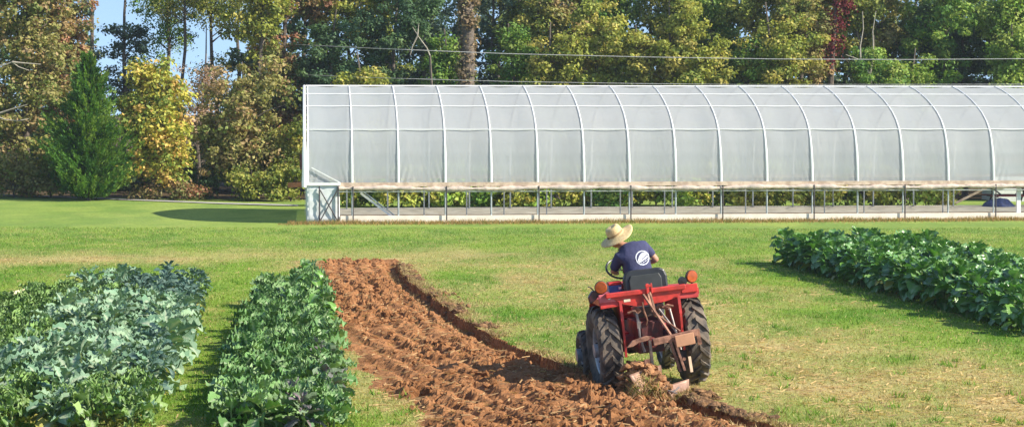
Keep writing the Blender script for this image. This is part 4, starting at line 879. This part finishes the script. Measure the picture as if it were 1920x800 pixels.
# rear housing, axle, gearbox
mb = MB(); mb.box((0, .05, .62), (.34, .62, .42)).box((0, .55, .60), (.28, .6, .34)).box((0, -.22, .66), (.24, .12, .3)); mb.tube([(-.45, 0, .57), (.45, 0, .57)], .085, 12)
mb.lathe([(.001, 0), (.07, 0), (.07, .1), (.03, .1), (.03, .22), (.001, .22)], 14, Matrix.Translation((0, -.27, .55)) @ Matrix.Rotation(pi / 2, 4, 'X'))
mb.build('rear_housing', mat2('dark_red_casting', (.05, .02, .02), (.16, .03, .025), 7, .42, .6, rough=.6), tr, bevel=.012)  # mottled dark red over the whole housing
MB().box((0, 1.15, .58), (.30, .95, .36)).build('engine_block', M_IRON, tr, bevel=.02)
MB().box((0, 1.20, .98), (.42, 1.0, .42), taper=.9).build('bonnet', M_RED, tr, bevel=.05)
MB().box((0, 1.71, .94), (.38, .03, .36)).build('grille', M_IRON, tr, bevel=.01)
MB().box((0, 1.62, .36), (.95, .10, .10)).build('front_axle', M_IRON, tr, bevel=.01)
MB().box((-.02, .74, 1.08), (.50, .10, .34)).build('dashboard', M_RED, tr, bevel=.03)
MB().tube([(-.02, .74, 1.2), (-.05, .88, 1.42)][::-1], .022, 8).build('steering_column', M_IRON, tr, True)
SWC = Vector((-.08, .90, 1.44)); swM = Matrix.Translation(SWC) @ Matrix.Rotation(radians(38), 4, 'X')
sw = MB(); ring = [swM @ Vector((.20 * cos(a), .20 * sin(a), 0)) for a in np.linspace(0, 2 * pi, 33)]
sw.tube(ring, .0145, 8, False)
for a in (pi / 2, pi / 2 + 2.094, pi / 2 + 4.188): sw.tube([swM @ Vector((0, 0, -.03)), swM @ Vector((.2 * cos(a), .2 * sin(a), 0))], .009, 6)
sw.build('steering_wheel', M_SEAT, tr, True)
# floor plates and the blue-and-red toolbox at the left of the dash
MB().box((-.33, .62, .62), (.34, .55, .02)).box((.33, .62, .62), (.34, .55, .02)).build('foot_plate', M_REDD, tr)
tb_ = MB().box((-.27, .50, 1.17), (.17, .14, .20)).build('side_box', mat('blue_paint', (.05, .12, .35), .4), tr, bevel=.012)
MB().box((-.27, .50, 1.292), (.18, .15, .045)).build('box_lid', M_RED, tb_, bevel=.01); MB().box((-.21, .421, 1.225), (.035, .006, .03)).build('box_label', M_WHITE, tb_)
# seat
st = MB(); st.prism([(-.27, 0), (.27, 0), (.275, .26), (.25, .34), (.19, .375), (-.19, .375), (-.25, .34), (-.275, .26)], -.05, .05, Matrix.Translation((.10, .24, 1.08)) @ Matrix.Rotation(radians(82), 4, 'X'))
st.build('seat_back', M_SEAT, tr, bevel=.025).scale = (1.08, 1, 1)
MB().prism([(-.215, .03), (.215, .03), (.22, .25), (.19, .31), (-.19, .31), (-.22, .25)], -.02, .012, Matrix.Translation((.10, .175, 1.08)) @ Matrix.Rotation(radians(82), 4, 'X')).build('seat_back_panel', M_SEAT2, tr, bevel=.01)
MB().box((.10, .46, 1.02), (.48, .44, .10)).build('seat', M_SEAT, tr, bevel=.035)
MB().box((.10, .40, .89), (.26, .3, .16)).build('seat_base', M_IRON, tr, bevel=.01)
# fenders
for sx in (-1, 1):
    f = MB(); outer = .66 if sx > 0 else .64; inner = .385; Rf = .655
    angs = [radians(a) for a in (-8, 10, 28, 46, 64, 82, 98, 114, 130, 146)]
    P = [(-Rf * cos(a), .57 + Rf * sin(a)) for a in angs]     # (y, z) from rear to front
    flat = []
    for (yy, zz) in P: flat.append((max(-.36, min(yy, .40)) if zz > .9 else yy, min(zz, 1.19)))
    # inner side plate
    poly = [(-.44, .48), (-.46, .9), (-.38, 1.19), (.34, 1.19), (.46, 1.0), (.52, .62), (.30, .50)]
    MP = Matrix(((0, 0, 1, 0), (1, 0, 0, 0), (0, 1, 0, 0), (0, 0, 0, 1)))
    f.prism(poly, sx * inner - .006, sx * inner + .006, MP)
    top = [(-.40, 1.10), (-.385, 1.195), (.34, 1.205), (.5, 1.02)]
    for a, b in zip(top[:-1], top[1:]):
        f.add([(sx * (inner + .007), a[0], a[1]), (sx * outer, a[0], a[1] - .01), (sx * outer, b[0], b[1] - .01), (sx * (inner + .007), b[0], b[1]),
               (sx * (inner + .007), a[0], a[1] - .02), (sx * outer, a[0], a[1] - .03), (sx * outer, b[0], b[1] - .03), (sx * (inner + .007), b[0], b[1] - .02)],
              [(0, 1, 2, 3), (7, 6, 5, 4), (0, 4, 5, 1), (1, 5, 6, 2), (2, 6, 7, 3), (3, 7, 4, 0)])
    f.box((sx * (outer + .003), -.02, 1.15), (.02, .74, .085))
    fd = f.build('fender', M_RED if sx < 0 else M_REDD, tr, bevel=.006)
    # bright edge strip down the rear of the plate
    MB().bar((sx * inner, -.45, 1.14), (sx * (inner + .0), -.475, .90), .035, .014).bar((sx * inner, -.475, .90), (sx * inner, -.46, .42), .030, .014).build('edge_strip', M_RED, fd)
    MB().box((sx * .545, -.405, 1.20), (.22, .035, .11)).build('rear_lip', M_PINK if sx < 0 else M_RED, fd, bevel=.01)
    lx = sx * .60; lamp = MB().lathe([(.001, -.035), (.072, -.032), (.079, -.015), (.079, .015), (.072, .032), (.001, .036)], 24, Matrix.Translation((lx, -.36, 1.345)) @ Matrix.Rotation(pi / 2, 4, 'X') @ Matrix.Rotation(sx * .25, 4, 'Y')).build('turn_signal', M_AMBER, tr, True)
    MB().lathe([(.080, -.018), (.086, -.012), (.086, .012), (.080, .018)], 24, Matrix.Translation((lx, -.36, 1.345)) @ Matrix.Rotation(pi / 2, 4, 'X') @ Matrix.Rotation(sx * .25, 4, 'Y'), True).build('lamp_ring', M_IRON, lamp, True)
    MB().tube([(lx, -.36, 1.2), (lx, -.36, 1.27)], .014, 6).build('lamp_post', M_IRON, lamp)
wl = MB().lathe([(.001, -.05), (.03, -.05), (.058, -.01), (.058, .03), (.001, .034)], 20, Matrix.Translation((.47, -.37, 1.30)) @ Matrix.Rotation(pi / 2, 4, 'X')).build('work_lamp', M_SEAT, tr, True)
MB().tube([(.47, -.36, 1.19), (.47, -.36, 1.25)], .012, 6).build('lamp_post', M_IRON, wl)
# dark triangular lamp hanging off the left fender and its bracket
MB().prism([(0, 0), (-.10, -.085), (-.16, -.12), (-.175, -.03), (-.12, .045), (-.04, .05)], -.04, .04, Matrix.Translation((-.60, -.30, 1.26)) @ Matrix.Rotation(pi / 2, 4, 'X')).build('side_marker_lamp', mat('maroon_lens', (.05, .012, .02), .3), tr, bevel=.01)
MB().tube([(-.66, -.3, 1.26), (-.72, -.3, 1.35), (-.76, -.3, 1.37)], .009, 5).build('lamp_bracket', M_IRON, tr)
# crossbar, lower apron and the centre bracket
cb = MB().box((-.04, -.44, 1.235), (1.06, .055, .065)).build('crossbar', M_RED, tr, bevel=.012)
MB().prism([(-.50, 1.20), (.44, 1.20), (.40, 1.11), (.20, 1.07), (-.16, 1.05), (-.34, 1.10)][::-1], -.0, .012, Matrix(((1, 0, 0, 0), (0, 0, 1, -.425), (0, 1, 0, 0), (0, 0, 0, 1)))).build('apron', M_RED, cb)
MB().box((-.02, -.48, 1.27), (.035, .03, .13)).box((.035, -.48, 1.27), (.022, .03, .13)).box((.0, -.485, 1.305), (.09, .028, .035)).build('top_link_bracket', M_RED, cb, bevel=.005)
MB().box((-.29, -.4275, 1.145), (.085, .004, .035)).build('paper_sticker', mat('cream_sticker', (.75, .68, .5), .6), cb)
MB().lathe([(.001, 0), (.022, 0), (.022, .006), (.001, .006)], 14, Matrix.Translation((-.52, -.425, 1.205)) @ Matrix.Rotation(pi / 2, 4, 'X')).build('round_reflector', M_WHITE, cb)
# hydraulic lift arms and links
mb = MB()
for sx in (-1, 1):
    MB().tube([(sx * .17, -.15, 1.0), (sx * .23, -.55, .98)], [.03, .024], 8).tube([(sx * .12, -.28, .98), (sx * .2, -.3, 1.02)], .035, 8).build('lift_arm', M_RUST, tr, True)
    MB().tube([(sx * .30, -.05, .40), (sx * .30, -.80, .45)], .022, 8).build('lower_link', M_RUST, tr, True)
mb.box((0, -.2, .95), (.32, .2, .14)); mb.build('lift_cover', M_IRON, tr, bevel=.02)
lr = MB(); P = [(-.21, -.55, .98), (-.20, -.58, .84), (-.205, -.6, .68), (-.17, -.62, .48)]; lr.tube(P, [.018, .022, .016, .018], 8); lr.box((-.2, -.58, .83), (.05, .05, .09)); MB().tube([(.23, -.55, .98), (.29, -.7, .46)], .015, 8).build('lift_rod', M_BRIGHTIRON, tr, True)
lr.build('lift_rod', M_BRIGHTIRON, tr, True)
hk = MB(); hk.tube([(-.1, -.46, 1.1), (-.09, -.47, .98), (-.06, -.46, .86), (-.08, -.44, .8)], .012, 6); hk.tube([(.0, -.48, 1.22), (.02, -.5, 1.06), (.05, -.47, .9)], [.022, .028, .02], 8)
hk.tube([(-.30, -.44, .98), (-.24, -.46, 1.0), (-.18, -.44, .96), (-.13, -.45, 1.0)], .017, 6); hk.tube([(.16, -.44, 1.0), (.22, -.46, 1.03), (.3, -.44, 1.0)], .014, 6); hk.build('hydraulic_hose', M_RUST, tr, True)
MB().tube([(.10, 1.35, 1.15), (.10, 1.35, 1.45)], .025, 10).build('exhaust_pipe', M_IRON, tr, True)

for o in list(tr.children):
    if not o.name.startswith(('rear_wheel', 'front_wheel', 'front_axle', 'lower_link', 'engine_block')): o.location.z += .10
# ------------------------------------------------------------------ plough
pl = rig('plough', 'rusty mounted plough hitched behind the red tractor, shares in the soil', 'plough', (-.17, 0, .16))
MB().bar((.06, -.92, .57), (.66, -.86, .62), .06, .085).build('tool_bar', M_RUST, pl, bevel=.006)
MB().box((.47, -.955, .555), (.25, .035, .15), Matrix.Rotation(radians(-5), 3, 'Y')).build('tan_plate', mat('tan_paint', (.50, .26, .15), .7, var=.15), pl, bevel=.008)
MB().bar((.66, -.87, .66), (.68, -.86, .46), .05, .03, (0, 1, 0)).build('end_bracket', M_RUST, pl)
mb = MB(); mb.prism([(-.28, .54), (-.20, .62), (-.02, .66), (.06, .645), (.0, .60), (-.12, .585), (-.2, .545)], -.02, .02, Matrix(((1, 0, 0, 0), (0, 0, 1, -.9), (0, 1, 0, 0), (0, 0, 0, 1)))); mb.build('hitch_arm', M_RUST, pl, bevel=.005)
mb = MB(); mb.bar((.06, -.62, 1.16), (.36, -.95, .52), .035, .02); mb.bar((.12, -.62, 1.16), (.15, -.66, .93), .03, .02); mb.bar((.15, -.66, .93), (.44, -.86, .66), .028, .018); mb.build('mast', M_RUST, pl)
MB().tube([(.24, -.66, .95), (.40, -.85, .64)], .013, 8).build('brace_rod', M_BRIGHTIRON, pl, True)
mb = MB(); mb.bar((.28, -.90, .60), (.37, -.96, .16), .03, .035, (0, 1, 0)); mb.bar((.34, -.93, .56), (.42, -1.0, .17), .03, .03, (0, 1, 0)); mb.build('shank', M_RUST, pl)
mb = MB(); mb.bar((.02, -.92, .60), (.02, -.95, .22), .035, .05, (0, 1, 0)); mb.build('shank', M_IRON, pl)
MB().box((-.02, -.95, .28), (.12, .02, .18)).build('guard_plate', M_RUST, pl, bevel=.005)
MB().bar((.50, -.98, .34), (.51, -.98, .14), .035, .02, (0, 1, 0)).build('spare_bolt_strap', mat('pale_strap', (.75, .55, .38), .6), pl)
def moldboard(x, y, z, s, nm):
    V = []; n = 9
    for j in range(n):
        for i in range(n):
            u, w = i / (n - 1), j / (n - 1); tw = u * 1.1
            V.append((x + s * (-.34 * u - .16 * w * sin(tw) * 1.1 + .05 * w), y + s * (-.30 * u + .10 * w * cos(tw)), z + s * (.02 + .34 * w * (1 - .25 * u) + .06 * u)))
    Fs = [(j * n + i, j * n + i + 1, (j + 1) * n + i + 1, (j + 1) * n + i) for j in range(n - 1) for i in range(n - 1)]
    o = np_mesh(nm, V, Fs, mat2('scoured_steel', (.22, .12, .08), (.38, .23, .16), 5, rough=.5, metal=.2), None, True, pl); sd_ = o.modifiers.new('s', 'SOLIDIFY'); sd_.thickness = .012
moldboard(.10, -.95, -.10, 1.0, 'mouldboard'); moldboard(.40, -1.15, -.20, .75, 'mouldboard')
mb = MB(); mb.tube([(.0, -1.3, .0), (.18, -1.35, -.02), (.26, -1.3, .02)], .012, 6); mb.tube([(.05, -1.3, .03), (.2, -1.42, -.04)], .010, 6); mb.build('trailing_rod', M_BRIGHTIRON, pl, True)

# thrown sods behind the left rear wheel
n = 620; a = rng.random(n); Lx = -.50 + .46 * a + rng.normal(0, .05, n); top = .44 * np.sin(pi * np.clip(a * .85 + .12, 0, 1)) ** .8; Lz = (top + .08) * rng.random(n) ** .6 - .04; Ly = -.62 - .45 * a + rng.normal(0, .07, n) - (.2 - .3 * Lz)
W = np.array([ROOT @ Vector(p) for p in zip(Lx, Ly, Lz)]); R = .025 + .05 * rng.random(n) ** 1.6
clods('turned_sods', W[:, 0], W[:, 1], R, W[:, 2], mat2('turned_soil', (.20, .088, .034), (.40, .20, .085), 9, rough=.9, bump=.7, bscale=30), 'lumpy sods rolling off the plough behind the left rear wheel', 'sod')
n = 200; Lx = .10 + .42 * rng.random(n); Ly = -1.15 - .45 * rng.random(n); Lz = .20 * rng.random(n) * (1 - np.abs(Lx - .3) * 2) - .06
W = np.array([ROOT @ Vector(p) for p in zip(Lx, Ly, Lz)]); clods('turned_sods', W[:, 0], W[:, 1], .02 + .04 * rng.random(n) ** 1.6, W[:, 2], M_SOD, 'grassy dark sods breaking behind the plough shares', 'sod')
n = 1600; Lx = -.58 + 1.0 * rng.random(n); Ly = -.9 - .6 * rng.random(n); Lz = (.40 * np.sin(pi * np.clip((Lx + .60) / .55 * .85 + .12, 0, 1)) ** .8 * (Lx < -.05) + .12 * (Lx >= -.05)) * (.3 + .7 * rng.random(n)) - .03
W = np.array([ROOT @ Vector(p) for p in zip(Lx, Ly, Lz)])
c = np.where(rng.random((n, 1)) < .3, np.array([[.22, .26, .06]]), np.array([[.45, .30, .15]])) * (.6 + .7 * rng.random((n, 1)))
tag(blades('grass_in_sods', W[:, 0], W[:, 1], .03 + .07 * rng.random(n), .014 + 0 * Lx, c, 2.0, 0, W[:, 2]), 'grass and straw sticking out of the turned sods', 'grass', kind='stuff')

# ================================================================== DRIVER
M_SKIN = mat('skin', (.50, .27, .18), .5, var=.08); M_SHIRT = mat('navy_shirt', (.046, .050, .118), .9, var=.2, scale=5, bump=1.0, bscale=9)
M_JEAN = mat('dark_trousers', (.05, .055, .07), .85); M_HAIR = mat('dark_hair', (.05, .03, .02), .7); M_BOOT = mat('brown_boot', (.08, .045, .025), .6)
M_STRAWHAT = mat2('straw_hat', (.62, .45, .22), (.74, .57, .30), 30, rough=.75, bump=.4, bscale=90)
ps = rig('person', 'person in a straw hat and navy t-shirt driving the red tractor, bent to the left', 'person', (.10, 0, .115))
def skin(name, verts, edges, m, root=0, sub_=2):
    me = bpy.data.meshes.new(name); me.from_pydata([v[0] for v in verts], edges, []); me.materials.append(m)
    o = bpy.data.objects.new(name, me); C.objects.link(o); o.parent = ps; sk = o.modifiers.new('skin', 'SKIN'); sk.use_smooth_shade = True
    if not me.skin_vertices: me.skin_vertices.new()
    for i, v in enumerate(verts):
        r_ = v[1]; me.skin_vertices[0].data[i].radius = (r_, r_) if not isinstance(r_, tuple) else r_; me.skin_vertices[0].data[i].use_root = (i == root)
    s_ = o.modifiers.new('sub', 'SUBSURF'); s_.levels = sub_; s_.render_levels = sub_; return o
PEL = (0, .42, 1.12); HEADC = Vector((-.215, .80, 1.93))
J = dict(pel=(0, .42, 1.12), sp1=(-.01, .46, 1.28), sp2=(-.03, .50, 1.46), ch=(-.07, .58, 1.635), nk=(-.15, .68, 1.735), nk2=(-.20, .725, 1.765), hd=(-.255, .77, 1.83), top=(-.29, .785, 1.91),
         sl=(-.235, .62, 1.60), el=(-.335, .70, 1.40), wl=(-.265, .90, 1.455), sr=(.105, .60, 1.70), er=(.27, .60, 1.50), wr=(.10, .84, 1.46),
         hl=(-.11, .46, 1.09), kl=(-.26, .86, 1.08), al=(-.30, .92, .70), tl=(-.31, 1.06, .66), hr=(.11, .46, 1.09), kr=(.26, .86, 1.08), ar=(.30, .92, .70), tr=(.31, 1.06, .66))
def body():
    v = []; idx = {}; e = []
    def a(k, r, p=None): idx[k] = len(v); v.append((J[k] if p is None else p, r)); return idx[k]
    a('pel', (.16, .12)); a('sp1', (.145, .11)); a('sp2', (.15, .115)); a('ch', (.16, .11)); a('nk', (.06, .06)); a('nk2', .052); a('hd', (.078, .09)); a('top', (.065, .07))
    a('sl', .058); a('el', .042); a('wl', .028); a('sr', .058); a('er', .042); a('wr', .028); a('hl', .085); a('kl', .06); a('al', .042); a('tl', .035); a('hr', .085); a('kr', .06); a('ar', .042); a('tr', .035)
    for p in ('pel sp1', 'sp1 sp2', 'sp2 ch', 'ch nk', 'nk nk2', 'nk2 hd', 'hd top', 'ch sl', 'sl el', 'el wl', 'ch sr', 'sr er', 'er wr', 'pel hl', 'hl kl', 'kl al', 'al tl', 'pel hr', 'hr kr', 'kr ar', 'ar tr'):
        q = p.split(); e.append((idx[q[0]], idx[q[1]]))
    # hands closed on the steering wheel rim: palm, four curled fingers, thumb
    for w_, sgn in (('wl', -1), ('wr', 1)):
        wv = Vector(J[w_]); aim = SWC + (swM.to_3x3() @ Vector((sgn * .185, -.06, 0))); d = (aim - wv).normalized(); sdv = d.cross(Vector((0, 0, 1))).normalized(); upv = sdv.cross(d)
        palm = len(v); v.append((tuple(wv + d * .05), (.036, .02))); e.append((idx[w_], palm))
        for f_ in range(4):
            o_ = (f_ - 1.5) * .019; b0 = wv + d * .085 + sdv * o_; L = (.028, .032, .030, .024)[f_]
            q1 = len(v); v.append((tuple(b0), .0105)); q2 = len(v); v.append((tuple(b0 + d * L + upv * .004), .0095)); q3 = len(v); v.append((tuple(b0 + d * (L + .012) - upv * .022), .0085)); q4 = len(v); v.append((tuple(b0 + d * (L - .008) - upv * .036), .008))
            e += [(palm, q1), (q1, q2), (q2, q3), (q3, q4)]
        t1 = len(v); v.append((tuple(wv + d * .04 - sdv * sgn * .032 - upv * .01), .011)); t2 = len(v); v.append((tuple(wv + d * .075 - sdv * sgn * .038 - upv * .028), .0095)); e += [(palm, t1), (t1, t2)]
    return skin('body', v, e, M_SKIN)
bodyo = body()
# face: nose, eyes, ears, mouth
fw = Vector((-.35, .9, -.25)).normalized(); upf = Vector((-.32, -.10, .94)); upf = (upf - fw * upf.dot(fw)).normalized(); rt = fw.cross(upf)
HC = Vector(J['hd'])
def blob(c, r3, m, nm, par, axes=None):
    A = axes or Matrix((rt, fw, upf)).transposed(); V = []; n = 12
    mb = MB(); prof = [(sin(pi * k / 8), -cos(pi * k / 8)) for k in range(9)]; M = Matrix.Translation(c) @ (A.to_4x4()) @ Matrix.Diagonal((*r3, 1))
    mb.lathe([(max(p[0], .001), p[1]) for p in prof], n, M); return mb.build(nm, m, par, True, angle=180)
blob(HC, (.078, .095, .115), M_SKIN, 'head', bodyo)
blob(HC + fw * .10 - upf * .01, (.012, .02, .024), M_SKIN, 'nose', bodyo)
for s_ in (-1, 1):
    blob(HC + fw * .083 + rt * s_ * .032 + upf * .012, (.013, .009, .008), M_WHITE, 'eye', bodyo); blob(HC + rt * s_ * .080 - upf * .01, (.010, .018, .030), M_SKIN, 'ear', bodyo)
blob(HC + fw * .086 - upf * .05, (.024, .008, .006), mat('lips', (.4, .13, .1), .5), 'mouth', bodyo)
blob(HC - fw * .012 + upf * .018, (.083, .093, .108), M_HAIR, 'hair', ps)
# shirt with short sleeves
v = [(J['pel'], (.215, .15)), (J['sp1'], (.205, .15)), (J['sp2'], (.208, .155)), (J['ch'], (.205, .145)), ((-.115, .655, 1.725), (.12, .10)), (J['sl'], .100), ((-.295, .665, 1.49), .076), ((-.325, .70, 1.42), .066),
     (J['sr'], .098), ((.185, .60, 1.60), .080), ((.20, .60, 1.56), .072)]
shirt = skin('shirt', v, [(0, 1), (1, 2), (2, 3), (3, 4), (3, 5), (5, 6), (6, 7), (3, 8), (8, 9), (9, 10)], M_SHIRT)
v = [((0, .43, 1.14), (.175, .135)), (J['hl'], .11), (J['kl'], .085), (J['al'], .065), (J['hr'], .11), (J['kr'], .085), (J['ar'], .065)]
skin('trousers', v, [(0, 1), (1, 2), (2, 3), (0, 4), (4, 5), (5, 6)], M_JEAN)
for k in ('l', 'r'):
    a, b = Vector(J['a' + k]), Vector(J['t' + k]); skin('boot', [(tuple(a + Vector((0, -.03, -.0))), .055), (tuple(b - Vector((0, .05, .015))), .05), (tuple(b + Vector((0, .03, -.015))), .042)], [(0, 1), (1, 2)], M_BOOT)
# hat
ax = Vector((-.46, -.16, .86)).normalized(); hx = ax.orthogonal().normalized(); hx = Vector((.88, .0, .40)); hx = (hx - ax * hx.dot(ax)).normalized(); hy = ax.cross(hx)
HM = Matrix.Translation(HC + ax * .06 + Vector((0.055, 0, 0.015))) @ Matrix((hx, hy, ax)).transposed().to_4x4()
mb = MB(); prof = [(.240, -.040), (.225, -.030), (.195, -.022), (.16, -.010), (.125, .0), (.112, .012), (.108, .05), (.102, .09), (.088, .118), (.06, .128), (.03, .120), (.001, .116)]; n = 40; V = []
for (r_, h_) in prof:
    for k in range(n):
        a = 2 * pi * k / n; w_ = (r_ / .25) ** 3; V.append(HM @ Vector((r_ * cos(a) * 1.03, r_ * sin(a), h_ + w_ * (.022 * cos(2 * a) + .012 * sin(3 * a + 1)) )))
Fs = [(i * n + k, i * n + (k + 1) % n, (i + 1) * n + (k + 1) % n, (i + 1) * n + k) for i in range(len(prof) - 1) for k in range(n)]
hat = np_mesh('straw_hat', [tuple(p) for p in V], Fs, M_STRAWHAT, None, True, None); hat.parent = ps; sd_ = hat.modifiers.new('s', 'SOLIDIFY'); sd_.thickness = .006
mb = MB(); mb.lathe([(.1155, .010), (.1135, .036), (.111, .036), (.113, .010)], 40, HM, True).build('hat_band', mat('tan_band', (.36, .24, .11), .7), hat, True)
# printed emblem on the back of the shirt: ring, clouded disc and a line of small print below
bpy.context.view_layer.update(); dg = bpy.context.evaluated_depsgraph_get(); ev = shirt.evaluated_get(dg); em = ev.to_mesh(); bvh = BVHTree.FromPolygons([q.co.copy() for q in em.vertices], [tuple(p.vertices) for p in em.polygons]); ev.to_mesh_clear()
EC = Vector((.035, 0, 1.575)); EX = Vector((.985, 0, .17)).normalized(); EZ = Vector((-.17, 0, .985))
def proj(u, w, off=.004):
    o_ = EC + EX * u + EZ * w; o_.y = -.3; hit = bvh.ray_cast(o_, Vector((0, 1, 0)))
    return (hit[0] - Vector((0, off, 0))) if hit[0] else None
def patch(test, off=.004, step=.004, ext=.13):
    N = int(2 * ext / step); V = {}; vs_ = []; Fs = []
    for j in range(N + 1):
        for i in range(N + 1): V[i, j] = (-ext + i * step, -ext + j * step)
    cache = {}
    def vid(i, j):
        if (i, j) not in cache:
            p = proj(*V[i, j], off)
            if p is None: return None
            cache[i, j] = len(vs_); vs_.append(tuple(p))
        return cache[i, j]
    for j in range(N):
        for i in range(N):
            u, w = V[i, j]
            if test(u + step / 2, w + step / 2):
                q = [vid(i, j), vid(i + 1, j), vid(i + 1, j + 1), vid(i, j + 1)]
                if None not in q: Fs.append(q)
    return vs_, Fs
def emb(u, w):
    r_ = math.hypot(u, w * 1.05)
    if .086 < r_ < .100: return True
    if r_ < .079 and w > -.035 + .25 * u and w < .062 + .2 * u - 8 * (u - .01) ** 2: return not (abs(w - .35 * u + .006) < .006 and u > -.02)
    if r_ < .081 and -.062 < w - .25 * u < -.05: return (int((u + 1) / .012) % 3) != 0
    return False
vs_, Fs = patch(emb)
if Fs: o = np_mesh('shirt_emblem', vs_, Fs, mat('white_print', (.62, .65, .72), .8, var=.12, scale=30, bump=.5, bscale=20), None, True, shirt)

# ------------------------------------------------------------------ thin scattering volume, added to lift the dark tones of the wood
hm = bpy.data.materials.new('shadow_lift_haze'); hm.use_nodes = True; n = hm.node_tree; n.nodes.clear(); ou = n.nodes.new('ShaderNodeOutputMaterial'); pv_ = n.nodes.new('ShaderNodeVolumePrincipled')
pv_.inputs['Color'].default_value = (.82, .90, 1.0, 1); pv_.inputs['Density'].default_value = .0004; pv_.inputs['Anisotropy'].default_value = .3; lnk(n, pv_.outputs[0], ou.inputs['Volume'])
tag(MB().box((0, 50, 9), (320, 190, 21)).build('shadow_lift_haze', hm), kind='stuff')
